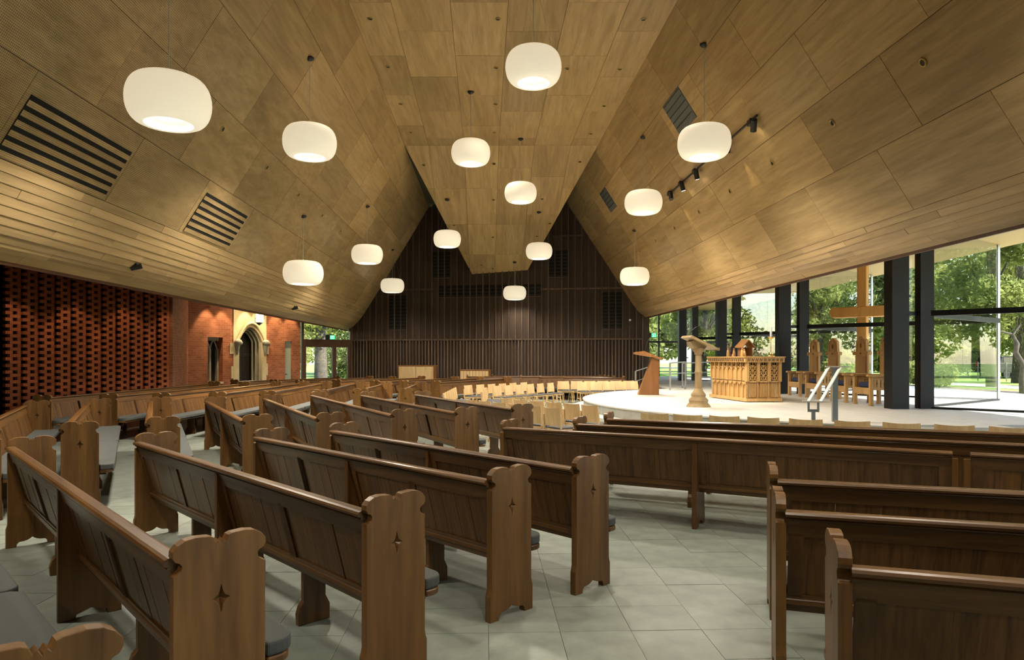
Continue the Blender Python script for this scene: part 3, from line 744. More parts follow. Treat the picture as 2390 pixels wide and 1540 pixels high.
def plan_round(x0, x1, y0, y1, r, e0=0.0, e1=0.0, yf=.37):
    """seat outline: straight behind, rounded front corners, lips e0/e1 past the end panels in front of them"""
    pts = [(x0, y0), (x1, y0)]
    if e1: pts += [(x1, yf + .012), (x1 + e1, yf + .012)]
    xe = x1 + e1
    for k in range(6): a = k / 5 * PI / 2; pts.append((xe - r + r * math.cos(a), y1 - r + r * math.sin(a)))
    xs = x0 - e0
    for k in range(6): a = PI / 2 + k / 5 * PI / 2; pts.append((xs + r + r * math.cos(a), y1 - r + r * math.sin(a)))
    if e0: pts += [(xs, yf + .012), (x0, yf + .012)]
    return pts
PEW_CACHE = {}
def pew(a, b, label, group, detail=2, bw=.155, ends=(1, 1)):
    a = Vector((a[0], a[1], 0)); b = Vector((b[0], b[1], 0)); L = (b - a).length; rz = math.atan2(b.y - a.y, b.x - a.x)
    t = empty('pew', a, rz, label=label, cat='pew', group=group)
    T = .052
    for i, x in enumerate((0, L - T)):
        if ends[i]:
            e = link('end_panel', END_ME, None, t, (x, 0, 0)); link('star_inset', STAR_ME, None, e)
        else: link('support_panel', SUP_ME, None, t, (x, 0, 0))
    x0, x1 = T - .006, L - T + .006
    m = MB(); m.prism(RAILP, x0, x1, 'x'); m.build('top_rail', 'pew_x', t)
    m = MB(); m.prism(BRAILP, x0, x1, 'x'); m.build('bottom_rail', 'pew_x', t)
    nsup = max(1, round(L / 2.6) - 1)
    sx = [L * (i + 1) / (nsup + 1) for i in range(nsup)]
    for s in sx: link('support_panel', SUP_ME, None, t, (s - .024, 0, 0))
    cuts = [x0] + sx + [x1]
    for p, q in zip(cuts, cuts[1:]):
        link('seat_leg', LEG_ME, None, t, ((p + q) / 2 - .02, 0, 0))
        bays = [p, (p + q) / 2, q] if (q - p) > 1.7 and bw < .2 else [p, q]
        for u, v in zip(bays, bays[1:]):
            st = [(u + .02 if u == p else u - .037), (v - .095 if v == q else v - .037)]
            for s in {round(st[0], 4), round(st[1], 4)}:
                link('stile', STILE_ME, None, t, (s, 0, 0))
            lo, hi = st[0] + .07, st[1] + .005
            n = max(1, round((hi - lo) / bw)); w = (hi - lo) / n
            if detail >= 2:
                for k in range(n):
                    o = link('back_board', BOARD_ME, None, t, (lo + k * w + .0015, R.uniform(-.002, .002), 0)); o.scale.x = w - .003
            else:
                m = MB()
                for k in range(n): m.prism(BOARDP, lo + k * w + .002, lo + (k + 1) * w - .002, 'x')
                o = m.build('back_boards', 'pew_z', t); o['kind'] = 'stuff'
    e0, e1 = (T - .004 if ends[0] else 0), (T - .004 if ends[1] else 0)
    me = MB().prism(plan_round(T, L - T, .118, .500, .07, e0, e1), .392, .428).mesh('seat', 'pew_x'); link('seat', bevel_mesh(me, .006, 1) if detail >= 2 else me, None, t)
    nc = max(1, round(L / 2.4))
    for c in range(nc):
        xa = T + .004 + (L - 2 * T) * c / nc; xb = T - .004 + (L - 2 * T) * (c + 1) / nc
        me = MB().prism(plan_round(xa, xb, .150, .525, .10 if c in (0, nc - 1) else .02, e0 if c == 0 else 0, e1 if c == nc - 1 else 0), .429, .492).mesh('cushion', 'cushion_grey')
        if detail >= 2: bevel_mesh(me, .012, 2)
        link('cushion', me, None, t)
    return t
# foreground block, left (backs towards us, facing the dais)
FG = [((-4.66, 4.98), (-1.33, 1.62)), ((-4.59, 6.23), (-1.33, 2.69)), ((-3.63, 6.59), (-.75, 3.54)), ((-2.64, 6.99), (-.13, 4.45)), ((-2.04, 7.63), (.47, 4.97))]
FGL = ['dark oak pew with grey seat, cut off at the bottom left corner', 'dark oak pew with the biggest end panel, second row of the foreground block',
       'dark oak pew in the foreground block, third row from the bottom left corner', 'dark oak pew of the foreground block, fourth row, end panel by the aisle',
       'dark oak pew of the foreground block, frontmost row, end panel beside the open floor']
for (a, b), l in zip(FG, FGL): pew(a, b, l, 'pews of the left foreground block')
# middle block behind it
MBK = [((-8.33, 11.7), (-5.75, 7.1)), ((-7.64, 12.33), (-5.09, 7.73)), ((-6.76, 12.79), (-4.47, 8.39)), ((-5.78, 12.9), (-3.43, 8.74)), ((-4.97, 13.67), (-2.58, 9.08)), ((-4.37, 14.85), (-1.69, 9.68)), ((-3.3, 14.91), (-.82, 10.09)), ((-2.16, 15.17), (.01, 10.82))]
for i, (a, b) in enumerate(MBK): pew(a, b, 'dark oak pew in the middle left block, %s row counted from the left picture edge' % ORD[i], 'pews of the middle left block')
# rows running away along the brick screen, facing right
DW = [((-9.6, 21.7), (-9.48, 13.55)), ((-8.5, 21.3), (-8.46, 14.05)), ((-7.65, 21.7), (-7.56, 14.4)), ((-6.78, 21.7), (-6.57, 14.85)), ((-6.06, 21.7), (-5.67, 15.36)), ((-5.0, 21.7), (-4.6, 15.78)), ((-4.02, 20.95), (-3.82, 16.46)), ((-2.97, 20.95), (-2.79, 16.7))]
for i, (a, b) in enumerate(DW): pew(a, b, 'oak pew facing right, %s row out from the pierced brick screen' % ORD[i], 'pews in the rows beside the brick screen')
# far block facing us at a slant
EW = [(-9.67, 23.51), (-8.32, 23.51), (-7.3, 23.04), (-6.17, 23.51), (-4.73, 22.81), (-3.74, 22.59), (-2.64, 22.15)]
for i, n in enumerate(EW): pew((n[0] + 2.3, n[1] + 4.8), n, 'far oak pew slanting to the back wall, %s from the left' % ORD[i], 'slanted pews near the far left corner', detail=1)
FWW = [((4.59, 28.3), (2.09, 28.3)), ((4.3, 29.0), (1.15, 29.0)), ((4.17, 29.7), (.37, 29.7)), ((4.09, 30.4), (-1.99, 30.4)), ((3.95, 30.95), (-.9, 31.1))]
for i, (a, b) in enumerate(FWW): pew(a, b, 'far oak pew facing us before the timber wall, %s row back from the chairs' % ORD[i], 'pews in front of the far timber wall', detail=1)
# right foreground, backs towards us
def ln(a, d, L): d = Vector(d).normalized() * L; return (a[0] + d.x, a[1] + d.y)
GD = (.95, -.30)
for (a, l) in (((1.25, 2.63), 'dark oak pew nearest to us at the lower right corner'), ((1.385, 3.60), 'dark oak pew at lower right, second row in from the corner'), ((1.70, 4.52), 'dark oak pew at lower right, third row, its end just behind the second')):
    pew(a, ln(a, GD, 4.7), l, 'pews of the right foreground block', bw=.27)
pew((-.14, 7.95), (3.80, 5.83), 'long dark oak pew across the right middle with full back and centre leg in view', 'pews across the right middle', bw=.27, ends=(1, 0))
pew((3.83, 5.81), ln((3.83, 5.81), (3.94, -2.12), 4.2), 'dark oak pew joined to the long pew at the right picture edge', 'pews across the right middle', bw=.27, ends=(0, 1))
pew((.74, 8.38), (5.60, 5.96), 'dark oak pew just in front of the long right pew, only its top rail showing', 'pews across the right middle', bw=.27)
pew((1.21, 9.08), (6.0, 7.06), 'dark oak pew of the right middle next to the row of pale chairs', 'pews across the right middle', bw=.27)

# ================================================================== CHAIRS
def curved_back():
    m = MB(); nu, nv = 8, 4; v = []; f = []
    for lay in (0, 1):
        for j in range(nv + 1):
            for i in range(nu + 1):
                u = -1 + 2 * i / nu; zz = .50 + .33 * j / nv
                x = u * (.245 - .004 * j); top = .012 * (1 - u * u) if j == nv else 0
                y = .055 * (u * u) + .02 - .045 * j / nv + lay * .012
                v.append((x, y, zz - top))
    W = nu + 1; T = W * (nv + 1)
    for j in range(nv):
        for i in range(nu):
            a = j * W + i; f.append((a, a + 1, a + W + 1, a + W)); f.append((T + a, T + a + W, T + a + W + 1, T + a + 1))
    for i in range(nu):
        f.append((i, T + i, T + i + 1, i + 1)); a = nv * W + i; f.append((a, a + 1, T + a + 1, T + a))
    for j in range(nv):
        a = j * W; f.append((a, a + W, T + a + W, T + a)); a = j * W + nu; f.append((a, T + a, T + a + W, a + W))
    m.add(v, f, False); return m.mesh('backrest', 'oak_z')
CB = curved_back()
CSEAT = MB().prism(plan_round(-.235, .235, .06, .50, .06), .425, .442).mesh('seat', 'oak_z')
CPAD = bevel_mesh(MB().prism(plan_round(-.228, .228, .07, .495, .06), .443, .472).mesh('seat_pad', 'chair_pad'), .008, 1)
def chair_frame(sx):
    m = MB(); x = sx * .238
    m.bar((x, .10, .44), (x, -.03, .0), .022, .036); m.bar((x, .06, .43), (x, .045, .70), .022, .034)
    m.bar((x, .40, .425), (x, .475, 0), .022, .036); m.bar((x, .035, .215), (x, .445, .19), .018, .024); m.bar((x, .05, .425), (x, .46, .425), .02, .03)
    return m.mesh('side_frame', 'oak_z')
CF = (chair_frame(-1), chair_frame(1))
CBR = MB().bar((-.235, .43, .40), (.235, .43, .40), .02, .035).bar((-.235, .08, .40), (.235, .08, .40), .02, .035).mesh('stretcher', 'oak_z')
def chair(p, face, label, group):
    rz = math.atan2(face[1], face[0]) - PI / 2
    t = empty('plywood_chair', (p[0], p[1], 0), rz, label=label, cat='chair', group=group)
    link('backrest', CB, None, t); link('seat', CSEAT, None, t); link('seat_pad', CPAD, None, t); link('side_frame', CF[0], None, t); link('side_frame', CF[1], None, t); link('stretcher', CBR, None, t)
    return t
def chair_row(pts, face, text, group):
    for i, p in enumerate(pts): chair(p, face, 'pale plywood chair, %s %s' % (ORD[i], text), group)
chair_row([(2.3, 11.12), (2.77, 10.85), (3.28, 10.62), (3.79, 10.36), (4.31, 10.07), (4.85, 9.78), (5.38, 9.47), (5.92, 9.17), (6.46, 8.88)], (.47, .88), 'from left in the row along the dais front', 'chairs along the front of the dais')
chair_row([(-.15, 15.32), (.16, 14.80), (.49, 14.38), (.83, 13.97), (1.15, 13.55), (1.45, 13.09)], (.81, .59), 'from the back in the row nearest the dais corner', 'chairs left of the dais, front row')
chair_row([(-.91, 14.85), (-.61, 14.36), (-.29, 13.88), (.04, 13.42), (.37, 12.92), (.69, 12.42)], (.81, .59), 'from the back in the second chair row left of the dais', 'chairs left of the dais, second row')
chair_row([(-.53, 22.35), (-.16, 22.85), (.22, 23.35), (.6, 23.85), (.97, 24.38), (1.36, 24.95)], (.85, -.52), 'from left in the far slanted chair row facing the dais', 'far slanted chairs, front row')
chair_row([(-1.5, 22.86), (-1.12, 23.35), (-.75, 23.85), (-.37, 24.36), (0.0, 24.88), (.40, 25.42)], (.85, -.52), 'from left in the far slanted row against the pew front', 'far slanted chairs, back row')
chair_row([(2.70, 26.1), (3.20, 26.25), (3.70, 26.4), (4.20, 26.6), (4.68, 26.8)], (.22, -.97), 'from left in the chair row just behind the dais', 'chairs behind the dais, front row')
chair_row([(2.0, 26.9), (2.53, 27.0), (3.06, 27.1), (3.59, 27.2), (4.12, 27.3), (4.65, 27.4)], (.22, -.97), 'from left in the back chair row behind the dais', 'chairs behind the dais, back row')
chair_row([(-1.75, 17.5 + .66 * i) for i in range(6)], (1, 0), 'away from us in the edge-on chair row beside the oak pews', 'edge-on chairs, left row')
chair_row([(-.82, 18.2 + .66 * i) for i in range(5)], (1, 0), 'away from us in the edge-on chair row nearest the dais', 'edge-on chairs, right row')

# ================================================================== PENDANT LAMPS
LD = 1.05
prof_out = []
for i in range(15):
    a = -PI / 2 + (PI) * i / 14
    prof_out.append((.30 + .225 * math.copysign(abs(math.cos(a)) ** .8, math.cos(a)), .305 * math.sin(a)))
PO = [(.30, -.30)] + [p for p in prof_out[1:-1]] + [(.12, .312)]
SHADE = MB().lathe(PO, 40, cap=False).mesh('shade', 'lamp_shade')
INNER = MB().lathe([(.30, -.30), (.335, -.296), (.285, -.25), (.245, -.17), (.215, -.10)], 40, cap=False).mesh('inner_rim', 'lamp_inner')
DISC = MB().lathe([(.215, -.105), (.215, -.100)], 32).mesh('diffuser', 'lamp_glow')
CAPM = MB().lathe([(.15, .300), (.15, .318), (.03, .325), (.012, .36)], 20).mesh('top_cap', 'white_paint')
CANOPY = MB().lathe([(.09, 0), (.09, -.02), (.06, -.05), (.02, -.07)], 16).mesh('ceiling_rose', 'black_metal')
LAMPS = [(-4.52, 9.03, 5.1, 'large glowing white pendant lamp at upper left, nearest of all'), (.40, 12.82, 7.16, 'glowing white pendant lamp high under the central strip, nearest of that row'),
         (-4.03, 13.66, 6.02, 'second glowing pendant lamp from the left under the left slope'), (3.86, 13.77, 6.05, 'glowing pendant lamp under the right slope beside the track lights'),
         (-1.11, 18.46, 7.25, 'glowing pendant lamp under the central strip, left of its middle'), (.28, 22.4, 7.12, 'glowing pendant lamp at the crease of the central strip'),
         (3.68, 19.2, 6.08, 'glowing pendant lamp under the right slope left of the track end'), (-5.56, 18.26, 3.99, 'low hanging glowing pendant lamp at mid left over the pews'),
         (-4.89, 23.14, 5.22, 'glowing pendant lamp under the left slope against its lower half'), (-2.48, 26.25, 6.28, 'glowing pendant lamp at the left edge of the sloping end strip'),
         (1.07, 27.1, 5.95, 'glowing pendant lamp at the right edge of the sloping end strip'), (4.42, 24.71, 4.67, 'low glowing pendant lamp on the right above the timber ambo'),
         (-4.4, 4.3, 5.2, 'added unseen pendant lamp lighting the foreground, overhead left of the viewer'), (.6, 6.6, 7.2, 'added unseen pendant lamp lighting the foreground, overhead in front of the viewer'), (4.3, 6.3, 6.6, 'added pendant lamp lighting the foreground, overhead at the right, just out of view'),  # this line and the next: unseen lamps added to warm the foreground
         (4.4, 2.6, 6.05, 'added unseen pendant lamp lighting the foreground, overhead right of the viewer'), (.8, .6, 7.2, 'added unseen pendant lamp lighting the foreground, straight above the viewer'), (-4.2, -.6, 5.2, 'added unseen pendant lamp lighting the foreground, behind the viewer at left'), (4.5, -3.0, 6.0, 'added unseen pendant lamp lighting the foreground, behind the viewer at right'),
         (-5.33, 30.55, 4.95, 'small glowing pendant lamp before the left end of the timber wall'), (.12, 31.11, 4.68, 'small glowing pendant lamp before the middle of the timber wall')]
def roof_z(x, y):
    o = ridge_l(y) - x
    if o > 0: return 8.9 - 1.6 * o
    o = x - ridge_r(y)
    if o > 0: return 8.9 - 1.6 * o
    return z_soffit(y)
for x, y, z, l in LAMPS:
    t = empty('pendant_lamp', (x, y, z), R.uniform(0, 3), label=l, cat='pendant lamp', group='white pendant lamps')
    link('shade', SHADE, None, t); link('inner_rim', INNER, None, t); link('diffuser', DISC, None, t); link('top_cap', CAPM, None, t)
    top = roof_z(x, y) - z
    m = MB(); m.tube([(0, 0, .35), (0, 0, top)], .006, 6)
    for k in range(3): a = k * 2.1; m.tube([(.35 * math.cos(a), .35 * math.sin(a), .26), (.02 * math.cos(a), .02 * math.sin(a), top)], .0018, 4)
    m.build('cord', 'cord', t); link('ceiling_rose', CANOPY, None, t, (0, 0, top - .005))
    d = bpy.data.lights.new('lamp_light', 'SPOT'); d.energy = 300 if y < 9 else 780 if y < 30 else 110; d.spot_size = math.radians(150); d.spot_blend = .9; d.color = (1, .90, .74); d.shadow_soft_size = .22
    o = bpy.data.objects.new('lamp_light', d); COL.objects.link(o); o.location = (0, 0, -.27); o.parent = t

# ================================================================== DOWNLIGHTS, TRACK, VENTS
RING = MB().lathe([(.062, 0), (.062, -.014), (.046, -.016), (.046, -.006)], 16, cap=False).mesh('trim_ring', 'brass')
RLENS = MB().lathe([(.046, -.007), (.046, -.005)], 16).mesh('lens', 'black_metal')
def downlight(p, normal, label, group, energy=0, ringm=None, target=None):
    t = empty('downlight', p, label=label, cat='downlight', group=group)
    t.rotation_euler = Vector(normal).to_track_quat('Z', 'Y').to_euler()
    link('trim_ring', RING, None, t); link('lens', RLENS, None, t)
    if energy: spot(None, Vector(p) - Vector(normal) * .06, Vector(p) + Vector((0, 0, -3)), energy, 95, .9, (1, .88, .66), .05).name = 'downlight_beam'
SOF = [(-3.0, 14.49), (-.3, 14.51), (2.79, 14.52), (-3.06, 16.89), (-.39, 16.94), (1.37, 16.99), (2.68, 17.02), (-3.14, 19.34), (-.46, 19.37), (2.62, 19.5), (-3.22, 21.76), (-.56, 21.8), (2.53, 21.92), (-3.11, 24.19), (-.63, 24.11), (2.38, 24.0), (-.71, 26.28), (1.16, 26.22), (-2.37, 28.05), (1.54, 27.92), (-.81, 28.98), (1.05, 28.91), (-1.41, 31.38), (-.89, 31.74)]
for x, y in SOF:
    nrm = (0, 0, 1) if y <= YCR else (0, .333, 1)
    rows = sorted({round(q[1] / 2.42) for q in SOF}); ri = rows.index(round(y / 2.42)); cc = x + .04 * (y - 13.74)
    colw = 'left edge' if cc < -1.9 else 'left of centre' if cc < -.9 else 'centre' if cc < .6 else 'right of centre' if cc < 2.2 else 'right edge'
    downlight((x, y, z_soffit(y) - .001), Vector(nrm).normalized(), 'small recessed downlight in the central strip, %s row from us, %s' % (ORD[ri], ORD[sorted(q[0] for q in SOF if round(q[1] / 2.42) == round(y / 2.42)).index(x)] + ' from left'), 'downlights in the central strip', 110 if y < 25 else 0)
for k_, y in enumerate((12.24, 14.69, 17.15, 19.6, 22.05, 24.5)):
    p = S_left(1.93 * SL, y); n = S_left(1.93 * SL, y, 1) - p
    downlight(p, n, 'small brass recessed downlight in the left slope, %s from us' % ORD[k_], 'downlights in the left slope')
for k_, y in enumerate((9.22, 11.59, 13.98, 16.35, 18.67, 21.0, 23.29, 25.6)):
    p = S_right(2.0 * SL, y); n = S_right(2.0 * SL, y, 1) - p
    downlight(p, n, 'small brass recessed downlight in the right slope, %s from us' % ORD[k_], 'downlights in the right slope')
def eave_spot(y, l):
    p = S_left(3.42 * SL + .05, y)
    t = empty('eave_spotlight', p, .4, label=l, cat='spotlight')
    MB().lathe([(.045, 0), (.045, -.03)], 12).build('base', 'black_metal', t)
    m = MB(); m.tube([(-.09, 0, -.10), (.09, 0, -.04)], [.045, .05], 12); m.build('head', 'black_metal', t)
eave_spot(12.3, 'black adjustable spotlight on the left eave boards above the pierced screen'); eave_spot(22.4, 'black adjustable spotlight on the left eave boards near the glazed doors')
# track lights
tk = empty('track_light', (0, 0, 0), label='black ceiling track with tilted spotlights on the right slope', cat='track light')
a, b = S_right(1.5 * SL, 13.4, -.06), S_right(1.52 * SL, 19.8, -.06)
MB().bar(a, b, .035, .035).build('track', 'black_metal', tk)
for y, on in ((13.7, 1), (15.1, 0), (17.3, 1), (18.5, 1), (19.6, 0)):
    p = S_right(1.5 * SL, y, -.06); mt = MB(); mt.box(p.x - .05, p.x + .05, p.y - .09, p.y + .09, p.z - .09, p.z + .02); mt.build('bracket', 'black_metal', tk)
    tgt = Vector((6.3, 19, .8)) if on else Vector((4.6, 17, 1)); c = p + Vector((0, -.16, -.15)); d = (tgt - c).normalized()
    m = MB(); m.tube([c - d * .12, c + d * .12], .062, 14); h = m.build('spot_head', 'black_metal', tk)
    if y > 14: spot(None, c + Vector((.05, 0, -.1)), S_right(2.5 * SL, y + .1), 22, 34, .8, (1, .74, .38), .02).name = 'track_graze_beam'
    if on:
        m = MB(); m.tube([c + d * .121, c + d * .124], .05, 14); m.build('lens', 'spot_lens', h)
        spot(None, c + d * .14, tgt, 420, 26, .6, (1, .84, .58), .03).name = 'track_beam'
# slotted air vents and plates
def vent(y0, y1, o0, o1, l):
    t = empty('air_vent', label=l, cat='air vent', group='slotted vents in the left slope')
    patch('vent_backing', S_left, o0 * SL, o1 * SL, y0, y1, 'black_void', t, thick=.004, h0=-.006, gap=0)
    n = 6; tot = (o1 - o0) * SL; sl = .52 * tot / n
    for i in range(n):
        q = o0 * SL + (i + .48) * tot / n
        patch('slat', S_left, q, q + tot * .56 / n, y0, y1, 'ply_perf', t, thick=.006, h0=-.016, gap=0)
vent(8.05, 10.32, 2.55, 2.985, 'long slotted black air vent low in the left slope at the picture edge')
vent(13.0, 15.2, 2.52, 2.97, 'smaller slotted black air vent in the left slope left of the low pendant')
for y0, y1, l in ((15.75, 17.05, 'dark grey rectangular grille plate in the right slope near the top'), (25.0, 26.1, 'small dark grey grille plate in the right slope near the far end')):
    t = empty('grille_plate', label=l, cat='grille')
    patch('plate', S_right, .585 * SL, 1.02 * SL, y0, y1, 'rail_dark', t, thick=.01, h0=-.012, gap=0)
    for k in range(5):
        q = (.60 + .08 * k) * SL; patch('fin', S_right, q, q + .02, y0 + .03, y1 - .03, 'black_metal', t, thick=.006, h0=-.019, gap=0)
# exit signs
def exit_sign(p, rz, l, drop=0):
    t = empty('exit_sign', p, rz, label=l, cat='exit sign', group='green running man exit signs')
    MB().box(-.22, .22, -.03, .03, -.11, .11).build('housing', 'black_metal', t)
    MB().box(-.02, .20, -.036, -.031, -.09, .09).build('green_field', 'exit_green', t)
    m = MB(); m.box(.03, .05, -.041, -.037, -.07, .07); m.box(.15, .17, -.041, -.037, -.07, .07); m.box(.03, .17, -.041, -.037, .06, .075)
    m.bar((.10, -.039, .02), (.08, -.039, -.02), .004, .02); m.bar((.08, -.039, -.02), (.06, -.039, -.07), .004, .014); m.bar((.08, -.039, -.02), (.12, -.039, -.06), .004, .014); m.sphere((.105, -.039, .042), .012, 8, 6, (1, .3, 1))
    m.build('running_man', 'exit_white', t)
    if drop: MB().tube([(0, 0, .11), (0, 0, drop)], .012, 6).build('stem', 'black_metal', t)
exit_sign((-8.35, 31.5, 2.68), .35, 'green exit sign hanging before the left glazed doors', .75)
exit_sign((6.45, 31.6, 2.78), -.15, 'green exit sign hanging right of the timber wall end', 1.5)
# wall washers above the brick, one housing each
def washer(p, tgt, e, l, g):
    t = empty('wall_washer', p, label=l, cat='spotlight', group=g)
    MB().lathe([(.05, .08), (.05, -.04)], 12).build('body', 'black_metal', t)
    spot(t, (0, 0, -.06), Vector(tgt) - Vector(p), e, 58, .5, (1, .74, .42), .04)
wn_ = Vector((math.sin(wrz), -math.cos(wrz), 0)); wd_ = Vector((math.cos(wrz), math.sin(wrz), 0))
for k_, s in enumerate((.8, 1.5, 2.6, 3.2, 4.2, 5.0)):
    p = W0 + wd_ * s + wn_ * .45 + Vector((0, 0, 4.3)); washer(p, W0 + wd_ * s + Vector((0, 0, 1.2)), 110, 'small black wall washer over the doorway brick wall, %s from left' % ORD[k_], 'wall washers over the rear brick wall')
sn_ = Vector((math.sin(srz), -math.cos(srz), 0)); sd_ = Vector((math.cos(srz), math.sin(srz), 0))
for k_, s in enumerate((.2, 1.6, 3.0, 4.4)):
    p = SC0 + sd_ * s + sn_ * .9 + Vector((0, 0, 4.25)); washer(p, SC0 + sd_ * s + Vector((0, 0, .6)), 32, 'small black wall washer over the pierced brick screen, %s from left' % ORD[k_], 'wall washers over the brick screen')
# lantern over the old door
lp = W0 + wd_ * 2.88 + wn_ * .55 + Vector((0, 0, 3.42))
t = empty('wall_lantern', lp, wrz, label='lit hexagonal iron lantern above the stone doorway', cat='lantern')
MB().lathe([(.16, -.20), (.17, .16)], 6, cap=True).build('glass', 'lantern_glass', t)
m = MB()
for k in range(6):
    a = k * PI / 3; m.tube([(.175 * math.cos(a), .175 * math.sin(a), -.22), (.185 * math.cos(a), .185 * math.sin(a), .18)], .012, 5)
m.tube([(.18 * math.cos(k * PI / 3), .18 * math.sin(k * PI / 3), -.05) for k in range(6)], .01, 5, closed=True)
m.build('cage', 'black_metal', t)
MB().lathe([(.20, .18), (.10, .30), (.02, .36)], 6).build('roof', 'black_metal', t); MB().lathe([(.17, -.21), (.01, -.34)], 6).build('finial', 'black_metal', t)
m = MB(); m.tube([(0, 0, .34), (0, .2, .46), (0, .5, .42), (0, .58, .1)], .016, 6); m.build('bracket', 'iron', t)
d = bpy.data.lights.new('lantern_light', 'POINT'); d.energy = 60; d.color = (1, .78, .45); d.shadow_soft_size = .1
o = bpy.data.objects.new('lantern_light', d); COL.objects.link(o); o.parent = t; o.location = (0, -.3, -.1)
# two low wooden cases by the far wall
def case(x0, x1, y, z, l, n):
    t = empty('wooden_case', ((x0 + x1) / 2, y, 0), frz, label=l, cat='cabinet'); w = (x1 - x0) / 2
    MB().box(-w, w, 0, .6, 0, z - .04).build('body', 'ambo_wood', t); MB().box(-w - .02, w + .02, -.02, .62, z - .04, z).build('top', 'ambo_wood', t)
    for i in range(n): MB().box(-w + .02 + (2 * w - .04) * i / n + .008, -w + .02 + (2 * w - .04) * (i + 1) / n - .008, -.018, 0, .1, z - .06).build('front_panel', 'oak_z', t)
case(-5.3, -3.6, 31.75, 1.40, 'tall pale wood case with two front panels before the timber wall', 2)
case(-2.4, -1.05, 31.42, 1.20, 'low pale slatted wood case before the middle of the timber wall', 9)
# ================================================================== DAIS FURNITURE
# timber ambo: leaning body with a sloping desk
t = empty('timber_ambo', (4.47, 22.45, DZ), -.12, label='modern leaning timber ambo with sloping top near the dais edge', cat='lectern')
prof = [(-.34, 0), (.34, 0), (.34, 1.13), (.10, 1.24), (.06, 1.05)]
me = MB().prism(prof, -.02, .50, 'y').mesh('body', 'ambo_wood'); link('body', bevel_mesh(me, .006, 1), None, t)
m = MB(); m.prism([(-.46, 1.40), (-.15, 1.44), (.44, 1.20), (.44, 1.14), (.10, 1.24), (-.46, 1.34)], -.10, .58, 'y'); m.build('desk', 'ambo_wood', t)
MB().box(.42, .46, -.10, .58, 1.16, 1.23).build('book_ledge', 'ambo_wood', t)
m = MB(); m.tube([(-.1, .3, 1.42), (-.02, .3, 1.75), (.12, .3, 1.95), (.34, .3, 2.02)], .008, 6); m.tube([(.34, .3, 2.02), (.42, .3, 2.03)], .016, 8); m.build('microphone', 'black_metal', t)
# carved pedestal lectern
t = empty('carved_lectern', (4.62, 16.99, DZ), .15, label='carved octagonal pedestal lectern with sloping book desk', cat='lectern')
m = MB(); m.lathe([(.32, 0), (.30, .04), (.24, .10), (.25, .14), (.25, .18), (.18, .24), (.19, .28), (.19, .31), (.12, .40), (.10, .46)], 8); o = m.build('stepped_base', 'lect_stone', t)
m = MB(); m.lathe([(.092, .44), (.092, .82), (.10, .84), (.10, .87), (.085, .89), (.080, 1.30)], 8); m.build('shaft', 'lect_stone', t)
m = MB(); m.lathe([(.085, 1.28), (.11, 1.30), (.10, 1.33), (.17, 1.42), (.18, 1.46), (.14, 1.48)], 8); m.build('capital', 'lect_stone', t)
m = MB(); m.prism([(-.17, 1.44), (.12, 1.44), (.16, 1.50), (-.20, 1.64), (-.26, 1.60)], -.14, .14, 'y'); m.build('desk_bracket', 'lect_stone', t)
m = MB(); m.prism([(-.34, 1.71), (.40, 1.39), (.42, 1.43), (-.30, 1.76)], -.30, .30, 'y'); m.build('book_desk', 'lect_stone', t)
MB().box(.36, .42, -.30, .30, 1.39, 1.46).build('book_ledge', 'lect_stone', t)
m = MB(); m.tube([(-.2, .1, 1.70), (-.17, .1, 1.85), (-.02, .1, 1.98), (.22, .1, 2.04), (.32, .1, 2.0)], .007, 6); m.tube([(.32, .1, 2.0), (.38, .1, 1.97)], .016, 8); m.build('microphone', 'black_metal', t)
# carved altar
AX, AY, ARZ = 6.42, 18.72, math.radians(7)
al = empty('carved_altar', (AX, AY, DZ), ARZ, label='richly carved pale oak altar with pierced tracery panels', cat='altar')
AW, AL = .94, 2.35
MB().box(-.06, AW + .06, -.06, AL + .06, .02, .10, c=.02).build('plinth', 'altar_wood', al)
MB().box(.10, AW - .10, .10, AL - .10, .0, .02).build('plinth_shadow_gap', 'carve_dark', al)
MB().box(.04, AW - .04, .04, AL - .04, .10, .62).build('lower_body', 'altar_wood', al)
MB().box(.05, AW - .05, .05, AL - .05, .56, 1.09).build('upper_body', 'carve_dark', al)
MB().box(-.10, AW + .10, -.10, AL + .10, 1.09, 1.22, c=.012).build('cornice', 'altar_wood', al)
MB().box(-.12, AW + .12, -.12, AL + .12, 1.22, 1.25, c=.012).build('top_slab', 'altar_wood', al)
def frieze(m, x0, x1, y, z0, z1, n, face):
    for i in range(n):
        a = x0 + (x1 - x0) * i / n; b = x0 + (x1 - x0) * (i + 1) / n; c = (a + b) / 2; w = (b - a)
        pts = [(c - w * .36, z0), (c - w * .1, z1), (c + w * .1, z0), (c + w * .36, z1)]
        for p, q in zip(pts, pts[1:]):
            P, Q = ((p[0], y, p[1]), (q[0], y, q[1])) if face == 'y' else ((y, p[0], p[1]), (y, q[0], q[1]))
            m.bar(P, Q, .012, .014)
m = MB(); frieze(m, -.06, AW + .06, -.106, 1.115, 1.195, 9, 'y'); m.build('cornice_carving', 'carve_dark', al)
m = MB(); frieze(m, -.04, AL + .04, -.106, 1.115, 1.195, 18, 'x'); m.build('cornice_carving', 'carve_dark', al)
